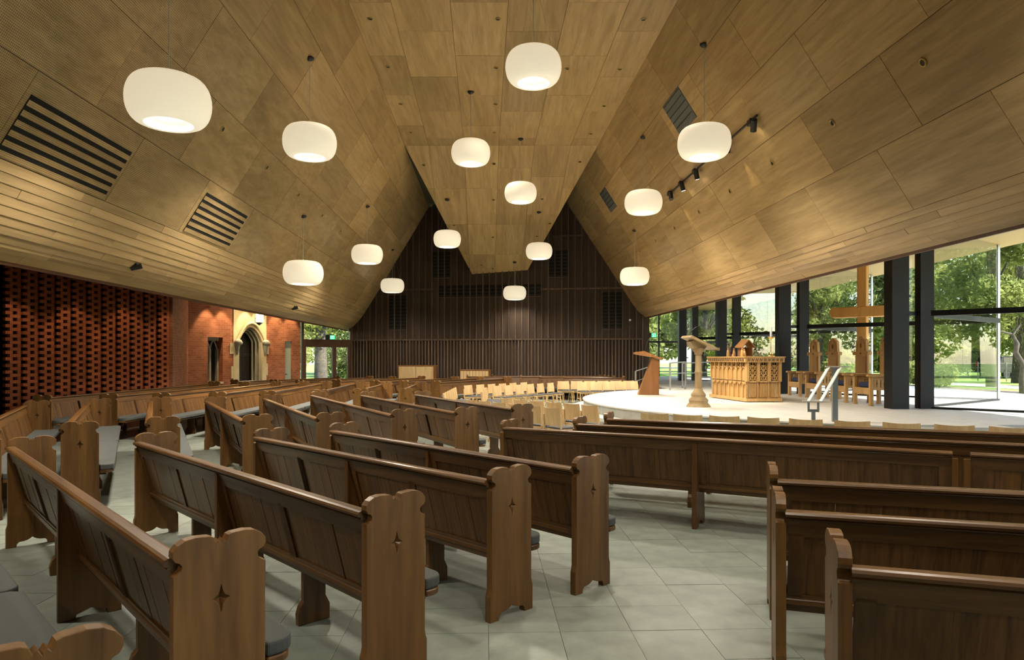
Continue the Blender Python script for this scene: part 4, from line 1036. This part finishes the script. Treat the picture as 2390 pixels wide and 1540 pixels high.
# long side: eight bays of pilasters with an overhanging upper stage
for i in range(9):
    y = .02 + (AL - .04) * i / 8
    MB().box(-.05, .04, y - .028, y + .028, .62, 1.09, c=.01).build('upper_pilaster', 'altar_wood', al)
    MB().box(.005, .045, y - .022, y + .022, .10, .62, c=.008).build('lower_pilaster', 'altar_wood', al)
    if i < 8:
        yc = y + (AL - .04) / 16; w = (AL - .04) / 16
        MB().box(-.01, .03, yc - w, yc + w, .58, .98).build('bay_panel', 'altar_wood', al)
        mm = MB(); mm.tube([(-.03, yc + w * .85 * math.cos(a), .86 + .10 * math.sin(a)) for a in [k * PI / 6 for k in range(7)]], .014, 5); mm.tube([(-.03, yc + .05 * math.cos(k * PI / 4), 1.02 + .05 * math.sin(k * PI / 4)) for k in range(8)], .01, 5, closed=True)
        mm.build('bay_tracery', 'altar_wood', al)
        MB().prism([(yc - w, .56), (yc + w, .56), (yc, .46)], -.012, .04, 'x').build('corbel', 'altar_wood', al)
# short side: three pierced panels between posts
for i in range(4):
    x = .0 + AW * i / 3
    MB().box(x - .045, x + .045, -.05, .05, .56, 1.09, c=.012).build('post', 'altar_wood', al)
    mm = MB()
    mm.box(x - .03, x + .03, .005, .045, .10, .56)
    for k in range(14): mm.sphere((x, .0, .13 + k * .03), .013, 6, 4)
    mm.build('beaded_post', 'altar_wood', al)
    if i < 3:
        c = x + AW / 6; w = AW / 6 - .05; mm = MB()
        for zz in (.66, .80, .94, 1.05):
            mm.tube([(c + w * .75 * math.cos(k * PI / 5), -.005, zz + w * .62 * math.sin(k * PI / 5)) for k in range(10)], .009, 5, closed=True)
        for zz in (.58, .72, .86):
            mm.tube([(c - w, -.005, zz), (c, -.005, zz + .14), (c + w, -.005, zz)], .010, 5); mm.tube([(c - w, -.005, zz + .14), (c, -.005, zz), (c + w, -.005, zz + .14)], .010, 5)
        mm.tube([(c, -.005, .58), (c, -.005, 1.08)], .010, 5)
        mm.build('tracery_panel', 'altar_wood', al)
        m2 = MB()
        for k in range(5): m2.box(c - w + 2 * w * k / 5 + .008, c - w + 2 * w * (k + 1) / 5 - .004, .012, .04, .13, .52)
        m2.build('linenfold_panel', 'altar_wood', al)
        MB().box(c - w, c + w, -.02, .05, .54, .58).build('carved_rail', 'altar_wood', al)
Aloc = Matrix.Translation((AX, AY, DZ)) @ Matrix.Rotation(ARZ, 4, 'Z')
def on_altar(x, y): v = Aloc @ Vector((x, y, 1.251)); return v
# candlestick
t = empty('candlestick', on_altar(.82, .25), label='tall brass candlestick with a white candle on the altar', cat='candlestick')
m = MB(); m.lathe([(.11, 0), (.11, .015), (.06, .04), (.03, .07), (.015, .10), (.012, .22), (.022, .24), (.012, .26), (.010, .44), (.022, .46), (.012, .48), (.10, .53), (.10, .545), (.02, .55)], 14); m.build('stand', 'gold', t)
MB().lathe([(.03, .55), (.03, .80), (.004, .82)], 12).build('candle', 'wax', t)
# nativity group
t = empty('model_stable', on_altar(.40, .95), .3, label='small wooden nativity stable with pitched roof on the altar', cat='model')
MB().box(-.16, -.13, -.14, .14, 0, .26).box(.13, .16, -.14, .14, 0, .26).box(-.16, .16, .11, .14, 0, .26).box(-.16, .16, -.14, .14, 0, .02).build('walls', 'ambo_wood', t)
m = MB(); m.prism([(-.22, .25), (0, .46), (.22, .25), (.22, .28), (0, .49), (-.22, .28)], -.18, .18, 'y'); m.build('roof', 'ambo_wood', t)
for i, (x, y, h, l) in enumerate(((.12, .55, .24, 'pale carved figurine in front of the stable, right'), (.22, .62, .20, 'short carved figurine in front of the stable, left'), (.30, 1.45, .25, 'carved figurine standing left of the stable'), (.25, 1.75, .26, 'carved figurine at the far left of the altar top'), (.16, 1.2, .10, 'small crib figurine lying beside the stable'))):
    t = empty('figurine', on_altar(x, y), label=l, cat='figurine', group='nativity figures on the altar')
    MB().lathe([(.045, 0), (.05, .02), (.042, h * .45), (.03, h * .72), (.014, h * .78)], 10).build('body', 'altar_wood', t)
    MB().sphere((0, 0, h * .88), .024, 8, 6).build('head', 'altar_wood', t)
# four thrones facing left, towards the altar
def throne(x, y, l):
    t = empty('bishop_throne', (x, y, DZ), PI / 2, label=l, cat='throne', group='four carved thrones on the dais')
    # local: x to the right of the sitter... seat front at y=0, back towards -y; width along x
    W, Dp = .40, .72
    for sx in (-1, 1):
        for yy in (-.05, -Dp + .05): MB().box(sx * W - .045, sx * W + .045, yy - .045, yy + .045, 0, .62, c=.012).build('leg', 'altar_wood', t)
        for yy in (-.05, -Dp + .05): MB().box(sx * W - .052, sx * W + .052, yy - .052, yy + .052, 0, .05, c=.012).build('foot', 'altar_wood', t)
        MB().box(sx * W - .07, sx * W + .07, -Dp, .05, .74, .79, c=.02).build('armrest', 'altar_wood', t)
        m = MB(); m.box(sx * W - .03, sx * W + .03, -Dp + .08, -.09, .66, .74); m.box(sx * W - .03, sx * W + .03, -Dp + .08, -.09, .40, .47)
        m.build('side_rail', 'altar_wood', t)
        for k in range(6):
            yy = -.14 - k * .092
            MB().box(sx * W - .02, sx * W + .02, yy - .033, yy + .033, .47, .66).build('side_slat', 'altar_wood', t)
            if k < 5: MB().lathe([(.022, -.026), (.022, .026)], 8, M=Matrix.Translation((sx * W, yy - .046, .565)) @ Matrix.Rotation(PI / 2, 4, 'Y')).build('side_bead', 'carve_dark', t)
        MB().box(sx * W - .045, sx * W + .045, -.095, -.005, .62, .74, c=.01).build('arm_post', 'altar_wood', t)
        MB().lathe([(.055, -.06), (.055, .06)], 12, M=Matrix.Translation((sx * .36, -Dp + .04, 1.34)) @ Matrix.Rotation(PI / 2, 4, 'X')).build('scroll', 'altar_wood', t)
    MB().box(-W, W, -Dp + .04, -.01, .40, .45).build('seat', 'altar_wood', t)
    m = MB(); m.box(-W + .04, W - .04, -.045, -.015, .30, .40)
    for k in range(8): m.prism([(-W + .07 + k * .09, .30), (-W + .15 + k * .09, .30), (-W + .11 + k * .09, .275)], -.045, -.015, 'y')
    m.build('apron', 'altar_wood', t)
    MB().box(-.33, .33, -Dp, -Dp + .06, .45, 1.34).build('back_panel', 'altar_wood', t)
    MB().box(-.25, .25, -Dp + .055, -Dp + .075, .55, 1.26).build('back_field', 'altar_wood', t)
    MB().box(-.36, .36, -Dp - .01, -Dp + .08, 1.30, 1.37).build('back_moulding', 'altar_wood', t)
    crest = [(-.30, 1.37), (.30, 1.37), (.26, 1.70), (.20, 1.73), (.12, 1.75), (.06, 1.80), (0, 1.81), (-.06, 1.80), (-.12, 1.75), (-.20, 1.73), (-.26, 1.70)]
    MB().prism(crest, -Dp, -Dp + .07, 'y').build('crest', 'altar_wood', t)
    arch = [(-.20, 1.40), (-.19, 1.62), (-.10, 1.70), (0, 1.72), (.10, 1.70), (.19, 1.62), (.20, 1.40)]
    MB().tube([(a, -Dp + .075, z) for a, z in arch], .014, 6).build('crest_moulding', 'altar_wood', t)
    m = MB(); m.tube([(.04 * math.cos(k * PI / 4), -Dp + .072, 1.55 + .055 * math.sin(k * PI / 4)) for k in range(8)], .008, 5, closed=True); m.tube([(0, -Dp + .072, 1.47), (.02, -Dp + .072, 1.55), (-.01, -Dp + .072, 1.63)], .008, 5)
    m.build('carved_emblem', 'carve_dark', t)
    MB().box(-.04, .04, -Dp + .08, -Dp + .086, 1.315, 1.355).build('name_plate', 'carve_dark', t)
    return t
cush = bevel_mesh(MB().prism(plan_round(-.30, .30, -.56, -.06, .08), .0, .13).mesh('cushion_body', 'blue_fabric'), .05, 3)
for y, w in ((21.85, 'farthest left'), (20.55, 'second from left'), (18.88, 'third from left, behind the handrail'), (17.60, 'rightmost, beside the steel column')):
    throne(8.96, y, 'tall carved oak throne with pierced sides, ' + w)
    c = empty('seat_cushion', (8.96, y, DZ + .452), PI / 2, label='dark blue seat cushion on the throne ' + w, cat='cushion', group='blue cushions on the thrones')
    link('cushion_body', cush, None, c); MB().tube([(-.24, -.5, .13), (0, -.3, .134), (.24, -.12, .13)], .006, 5).build('seam', 'blue_fabric', c)
# stair handrail at the dais front
t = empty('stair_handrail', (5.85, 12.9, 0), label='pale flat bar stair handrail on dark posts at the dais front', cat='handrail')
d0 = Vector((-.40, -.30, .93)); d1 = Vector((.16, .10, 1.56)); off = Vector((.20, -.05, 0))
for k in (0, 1): MB().bar(d0 + off * k, d1 + off * k, .055, .022).build('sloping_rail', 'rail_paint', t)
MB().bar(d0 + Vector((-.10, .03, 0)) , d0 + off + Vector((.02, 0, 0)), .075, .02).build('bottom_bar', 'rail_paint', t)
MB().bar(d1 + Vector((-.06, .02, 0)), d1 + off + Vector((.14, -.03, 0)), .075, .02).build('top_bar', 'rail_paint', t)
m = MB(); c = d0 + off * .4
m.bar(c + Vector((-.08, .02, -.02)), c + Vector((-.08, .02, -.16)), .03, .03); m.bar(c + Vector((.08, -.02, -.02)), c + Vector((.08, -.02, -.16)), .03, .03); m.bar(c + Vector((-.095, .025, -.17)), c + Vector((.095, -.025, -.17)), .03, .05)
m.build('bracket', 'rail_dark', t)
MB().box(c.x - .03, c.x + .03, c.y - .02, c.y + .02, 0, c.z - .18).build('post', 'rail_dark', t)
e = d1 + off * .5
MB().box(e.x - .05, e.x + .05, e.y - .025, e.y + .025, 0, e.z - .01).build('post', 'rail_dark', t)
# ramp railings at the back of the dais
def railing(pts, l, base, hs=(1.02, .55)):
    t = empty('ramp_railing', (0, 0, 0), label=l, cat='railing', group='metal ramp railings behind the dais')
    for p in pts: MB().box(p[0] - .03, p[0] + .03, p[1] - .03, p[1] + .03, base, p[2]).build('post', 'steel_grey', t)
    MB().tube(pts, .024, 8).build('top_rail', 'steel_grey', t)
    MB().tube([(p[0], p[1], max(base + .15, p[2] - .42)) for p in pts], .018, 8).build('mid_rail', 'steel_grey', t)
    MB().tube([(p[0], p[1], base + .12) for p in pts], .014, 8).build('low_rail', 'steel_grey', t)
railing([(5.97, 25.9, 1.54), (6.75, 26.7, 1.58)], 'grey metal railing right behind the timber ambo', DZ - .001)
railing([(6.86, 27.6, 1.52), (8.6, 29.6, 1.56)], 'grey metal railing sloping behind the carved lectern', DZ - .001)
railing([(5.15, 28.6, 1.18), (6.05, 28.9, 1.45)], 'grey metal railing at the right end of the timber wall', 0)
# small wall devices at the right end of the timber wall
o = empty('wall_sensor', (5.35, 31.08, 3.45), frz, label='small white round sensor with black fitting on the timber wall', cat='sensor')
MB().lathe([(.05, 0), (.05, .03)], 12, M=Matrix.Rotation(PI / 2, 4, 'X')).build('white_disc', 'white_paint', o); MB().lathe([(.045, 0), (.045, .04)], 12, M=Matrix.Translation((0, 0, -.22)) @ Matrix.Rotation(PI / 2, 4, 'X')).build('black_disc', 'black_metal', o)

# ================================================================== OUTSIDE
gr = MB().add([(-150, -80, -.3), (200, -80, -.3), (200, 220, -.3), (-150, 220, -.3)], [(0, 1, 2, 3)]).build('lawn', 'lawn'); props(gr, kind='structure')
o = MB().box(14.2, 200, -60, 200, -.28, .18).build('lawn_right', 'lawn'); props(o, kind='structure')
o = MB().box(6.3, 14.21, 45, 60, -.28, .18).build('lawn_far', 'lawn'); props(o, kind='structure')
o = MB().box(14.2, 17.5, -8, 45, .16, DZ - .02).build('terrace', 'terrace'); props(o, kind='structure')
o = MB().box(25, 28.0, -20, 120, .10, .20).build('garden_path', 'path'); props(o, kind='structure')
o = MB().box(19, 23.5, -10, 60, .10, .192).build('flower_bed', 'earth'); props(o, kind='structure')
o = MB().box(-40, -8.0, 31.6, 160, -.29, -.02).build('lawn_left', 'lawn'); props(o, kind='structure')
def foliage(clusters, n, size, rnd):
    v = []; f = []
    per = n // len(clusters)
    for (cx, cy, cz, rx, ry, rz) in clusters:
        for k in range(per):
            while True:
                p = Vector((rnd.uniform(-1, 1), rnd.uniform(-1, 1), rnd.uniform(-1, 1)))
                if .35 < p.length < 1: break
            c = Vector((cx + p.x * rx, cy + p.y * ry, cz + p.z * rz)); s = size * rnd.uniform(.6, 1.3)
            a = Vector((rnd.gauss(0, 1), rnd.gauss(0, 1), rnd.gauss(0, 1))).normalized(); b = a.orthogonal().normalized()
            q = rnd.uniform(0, 6.28); b = (b * math.cos(q) + a.cross(b) * math.sin(q)); d = a.cross(b)
            i = len(v); v += [c - b * s, c + d * s * .5, c + b * s, c - d * s * .5]; f.append((i, i + 1, i + 2, i + 3))
    return v, f
def tree(p, h, r, n, mat, label, leaf=.16, z0=None, trunk=.18, seed=0, nc=16, group=None, clear=.3):
    rnd = random.Random(seed); gz = p[2]
    t = empty('garden_tree', p, label=label, cat='tree', group=group)
    cl = []
    for k in range(nc):
        a = rnd.uniform(0, 6.28); rr = r * rnd.uniform(.1, .8); zz = h * rnd.uniform(clear + .08, .92); rr *= 1 - .5 * abs(zz / h - .62)
        s = r * rnd.uniform(.28, .48); cl.append((rr * math.cos(a), rr * math.sin(a), zz, s, s, s * .75))
    m = MB(); m.tube([(0, 0, 0), (rnd.uniform(-.1, .1), 0, h * .25), (rnd.uniform(-.3, .3), rnd.uniform(-.3, .3), h * .55), (0, 0, h * .8)], [trunk * 1.25, trunk, trunk * .7, trunk * .3], 10)
    m.build('trunk', 'bark', t)
    m = MB()
    for c in cl[:12]:
        b = Vector((0, 0, h * rnd.uniform(.22, .5))); m.tube([b, b.lerp(Vector(c[:3]), .5) + Vector((0, 0, .3)), c[:3]], [trunk * .4, trunk * .25, trunk * .1], 6)
    m.build('branches', 'bark', t)
    v, f = foliage(cl, n, leaf, rnd); me = bpy.data.meshes.new('foliage'); me.from_pydata([tuple(x) for x in v], [], f); me.materials.append(MATS[mat]); link('foliage', me, None, t)
    return t
def shrub(p, h, r, n, mat, label, seed, leaf=.10, group='garden shrubs'):
    rnd = random.Random(seed); t = empty('garden_shrub', p, label=label, cat='shrub', group=group)
    cl = [(rnd.uniform(-.6, .6) * r, rnd.uniform(-.6, .6) * r, h * rnd.uniform(.3, .7), r * .5, r * .5, h * .32) for _ in range(7)]
    v, f = foliage(cl, n, leaf, rnd); me = bpy.data.meshes.new('foliage'); me.from_pydata([tuple(x) for x in v], [], f); me.materials.append(MATS[mat]); link('foliage', me, None, t)
    m = MB()
    for k in range(4): m.tube([(0, 0, 0), (cl[k][0], cl[k][1], cl[k][2])], [.03, .012], 5)
    m.build('stems', 'bark', t)
GZ = .18
TR = [((13.2, 47, GZ), 10, 3.6, 9000, 'leaf_a', 'leafy green tree seen past the end of the timber wall', .16, .16), ((18.3, 56, GZ), 12, 4.0, 9000, 'leaf_c', 'light yellow green tree seen behind the carved lectern', .17, .2),
      ((22.2, 64, GZ), 11, 3.6, 9000, 'leaf_a', 'mid distance tree filling the bay behind the altar', .2, .2), ((18.5, 41, GZ), 9, 3.2, 9000, 'leaf_a', 'bushy green tree seen behind the altar', .14, .15), ((24, 48, GZ), 13, 4.0, 10000, 'leaf_b', 'tall darker green tree seen through the bay behind the thrones', .18, .25),
      ((25.6, 36.6, GZ), 11, 3.3, 10000, 'leaf_a', 'spreading green tree seen above the far thrones', .15, .22), ((33.5, 55, GZ), 10, 3.4, 8000, 'leaf_a', 'green tree seen beyond the wooden cross', .17, .2),
      ((26.5, 26.5, GZ), 9.5, 4.2, 9000, 'leaf_b', 'overhanging green tree close outside the right bay', .12, .2), ((43, 56, GZ), 12, 5.5, 9000, 'leaf_b', 'distant tree in the right of the garden', .22, .25),
      ((60, 76, GZ), 13, 6, 8000, 'leaf_b', 'far tree closing the view beyond the lawn, left one', .3, .3), ((86, 102, GZ), 13, 8, 8000, 'leaf_a', 'far tree closing the view beyond the lawn, right one', .3, .3),
      ((35, 23.5, GZ), 10, 4.2, 8000, 'leaf_a', 'garden tree mirrored in the right bay, nearest one', .16, .2), ((47, 30, GZ), 12, 5.5, 8000, 'leaf_b', 'garden tree mirrored in the right bay, dark one', .2, .25), ((58, 43, GZ), 12, 6, 8000, 'leaf_c', 'garden tree mirrored in the right bay, pale one', .22, .25), ((62, 27, GZ), 13, 6.5, 8000, 'leaf_b', 'garden tree mirrored in the right bay, far one', .25, .25),
      ((12, 76, GZ), 13, 5, 8000, 'leaf_a', 'far tree beyond the end of the landing', .28, .3), ((19, 95, GZ), 14, 6, 8000, 'leaf_b', 'far tree behind the garden, leftmost dark one', .3, .3), ((46, 90, GZ), 14, 7, 8000, 'leaf_a', 'far tree in the middle of the garden backdrop', .3, .3),
      ((34, 106, GZ), 15, 7.5, 8000, 'leaf_a', 'distant tree of the backdrop behind the altar', .3, .3), ((62, 98, GZ), 15, 8, 8000, 'leaf_c', 'distant pale tree of the backdrop behind the cross', .3, .3), ((82, 76, GZ), 15, 8, 8000, 'leaf_a', 'distant tree of the backdrop at the right', .3, .3), ((74, 58, GZ), 14, 7, 8000, 'leaf_b', 'distant tree beyond the parked car', .3, .3),
      ((42, 74, GZ), 13, 5.5, 8000, 'leaf_c', 'far pale tree behind the garden centre', .28, .3), ((29, 75, GZ), 13, 5.5, 8000, 'leaf_b', 'far dark tree behind the garden left', .28, .3)]
for i, (p, h, r, n, mt, l, lf, tk_) in enumerate(TR):
    far = p[1] > 66
    tree(p, h, r, n * 2 if far else n, mt, l, .42 if far else lf, trunk=tk_, seed=11 + i, group='garden trees on the right', clear=.45 if i == 7 else (.0 if far else .16), nc=34 if far else 18)
# weeping willow at the right edge
rnd = random.Random(5); wp = (31.5, 42.5, GZ)
t = empty('weeping_willow', wp, label='weeping willow with hanging pale foliage at the right edge', cat='tree')
MB().tube([(0, 0, 0), (.2, 0, 4), (0, .2, 9)], [.5, .4, .2], 10).build('trunk', 'bark', t)
v = []; f = []
for s in range(330):
    a = rnd.uniform(0, 6.28); rr = rnd.uniform(.8, 3.6); top = 11 - rr * .9 + rnd.uniform(-1, 1); bot = rnd.uniform(1.2, 4.5)
    x, y = rr * math.cos(a), rr * math.sin(a); z = top
    while z > bot:
        x += rnd.uniform(-.03, .03); y += rnd.uniform(-.03, .03); z -= rnd.uniform(.08, .16)
        d = Vector((rnd.uniform(-1, 1), rnd.uniform(-1, 1), -1.6)).normalized() * .17; e = d.orthogonal().normalized() * .035
        c = Vector((x, y, z)); i = len(v); v += [c, c + d * .5 + e, c + d, c + d * .5 - e]; f.append((i, i + 1, i + 2, i + 3))
me = bpy.data.meshes.new('foliage'); me.from_pydata([tuple(x) for x in v], [], f); me.materials.append(MATS['leaf_c']); link('foliage', me, None, t)
for i, (x, y, h, r, mt, l) in enumerate(((14.6, 43.5, 2.6, 1.7, 'leaf_red', 'copper leaved shrub behind the carved lectern'), (17.6, 36.5, 2.2, 1.2, 'leaf_c', 'pale bright shrub behind the altar top'), (20.5, 34, 1.6, 1.2, 'leaf_a', 'low green shrub outside behind the first throne'),
                                          (30.5, 36.5, 3.0, 2.0, 'leaf_red', 'dark copper shrub by the path outside the right bay'), (28.8, 33.4, 2.0, 1.5, 'leaf_a', 'green shrub beside the copper one'), (22.0, 24.0, .6, .7, 'leaf_c', 'tuft of pale garden grass outside the right bay'),
                                          (47, 62, 2.6, 3.0, 'leaf_b', 'hedge clump near the parked car'), (40, 60, 2.4, 3.0, 'leaf_a', 'hedge clump at the back of the lawn'), (27, 58, 2.4, 3.0, 'leaf_b', 'hedge clump at the back of the garden left'))):
    shrub((x, y, GZ), h, r, 2600, mt, l, 40 + i, leaf=.07 if y < 30 else .12)
# crooked young tree seen through two panes
t = empty('crooked_sapling', (18.35, 24.6, GZ), label='crooked thin young tree with bent branch outside the right bay', cat='tree')
MB().tube([(0, 0, 0), (-.05, 0, .8), (.0, 0, 1.3), (-.28, 0, 1.75), (-.22, 0, 2.05), (-.4, 0, 2.4), (-.1, 0, 2.75)], [.12, .10, .09, .09, .08, .06, .03], 8).build('trunk', 'bark', t)
MB().tube([(0, 0, 1.1), (.35, 0, 1.3), (.7, 0, 1.2)], [.06, .045, .02], 7).tube([(-.38, 0, 2.4), (-.8, 0, 2.5), (-1.1, 0, 2.65)], [.04, .03, .012], 6).build('branches', 'bark', t)
# big oak and greenery beyond the left glazing
t = tree((-12.4, 44.5, -.02), 13, 6.5, 14000, 'leaf_c', 'broad old tree with thick grey trunk beyond the left glazed doors', .17, trunk=.35, seed=90, nc=26, clear=.22)
for i, (x, y, h, r, n, mt, l) in enumerate(((-20, 58, 9, 4.5, 9000, 'leaf_c', 'sunlit tree left behind the big trunk'), (-11, 62, 9, 4.5, 9000, 'leaf_a', 'green tree right behind the big trunk'), (-16, 75, 12, 7, 8000, 'leaf_b', 'far tree behind the left garden'))):
    tree((x, y, -.02), h, r, n * 2, mt, l, .26, trunk=.2, seed=95 + i, group='garden trees on the left', clear=.02, nc=30)
shrub((-11.6, 47.5, -.02), 3.2, 1.6, 3200, 'leaf_b', 'dark leaved shrub right of the big trunk', 70, .11); shrub((-16.5, 50, -.02), 3.4, 2.4, 3600, 'leaf_a', 'green shrub left of the big trunk', 71, .12)
# outdoor wooden cross beside the bay
t = empty('outdoor_cross', (11.95, 23.35, DZ - .02), math.radians(-41), label='tall orange timber cross standing outside the glass bay behind the thrones', cat='cross')
me = MB().box(-.15, .15, -.15, .15, 0, 4.4).mesh('upright', 'cross_wood'); link('upright', bevel_mesh(me, .02, 1), None, t)
me = MB().prism([(-1.05, 2.82), (-.95, 2.62), (.95, 2.62), (1.05, 2.82), (.95, 2.98), (-.95, 2.98)], -.17, .17, 'y').mesh('crossbeam', 'cross_wood'); link('crossbeam', bevel_mesh(me, .02, 1), None, t)
# wire fence
t = empty('wire_fence', (0, 0, GZ), label='low wire mesh fence along the lawn', cat='fence')
for k in range(16): MB().tube([(27 + k * 1.4, 48 - k * .7, 0), (27 + k * 1.4, 48 - k * .7, 1.3)], .03, 5).build('post', 'fence_wire', t)
m = MB()
for z in (.3, .6, .9, 1.2): m.tube([(27, 48, z), (48, 37.5, z)], .012, 4)
m.build('wire', 'fence_wire', t)
# parked car with raised tailgate
t = empty('parked_car', (38.3, 53.0, GZ), math.radians(20), label='dark four wheel drive car with raised tailgate at the right edge outside', cat='car')
side = [(-2.2, .45), (2.2, .45), (2.25, .95), (1.3, 1.08), (.75, 1.70), (-1.9, 1.72), (-2.25, 1.05)]
me = MB().prism(side, -.9, .9, 'y').mesh('body', 'car_paint'); link('body', bevel_mesh(me, .06, 2), None, t)
for sx in (-1.4, 1.4):
    for sy in (-.92, .74): MB().lathe([(.36, 0), (.36, .2)], 18, M=Matrix.Translation((sx, sy + .2, .36)) @ Matrix.Rotation(PI / 2, 4, 'X')).build('wheel', 'tyre', t)
MB().prism([(-1.7, 1.1), (-.7, 1.1), (-.7, 1.6), (-1.75, 1.6)], -.91, .91, 'y').prism([(-.6, 1.1), (.9, 1.1), (.6, 1.6), (-.6, 1.6)], -.91, .91, 'y').build('side_window', 'car_glass', t)
MB().box(-2.28, -2.2, -.88, -.66, .95, 1.30).box(-2.28, -2.2, .66, .88, .95, 1.30).build('tail_light', 'tail_red', t)
MB().box(-2.27, -2.24, -.7, .7, .75, 1.55).build('load_opening', 'black_void', t)
m = MB(); m.bar((-1.9, 0, 1.74), (-3.0, 0, 2.05), 1.6, .05); m.build('tailgate', 'car_paint', t); MB().box(-2.35, -2.2, -.9, .9, .45, .65).build('bumper', 'car_paint', t)
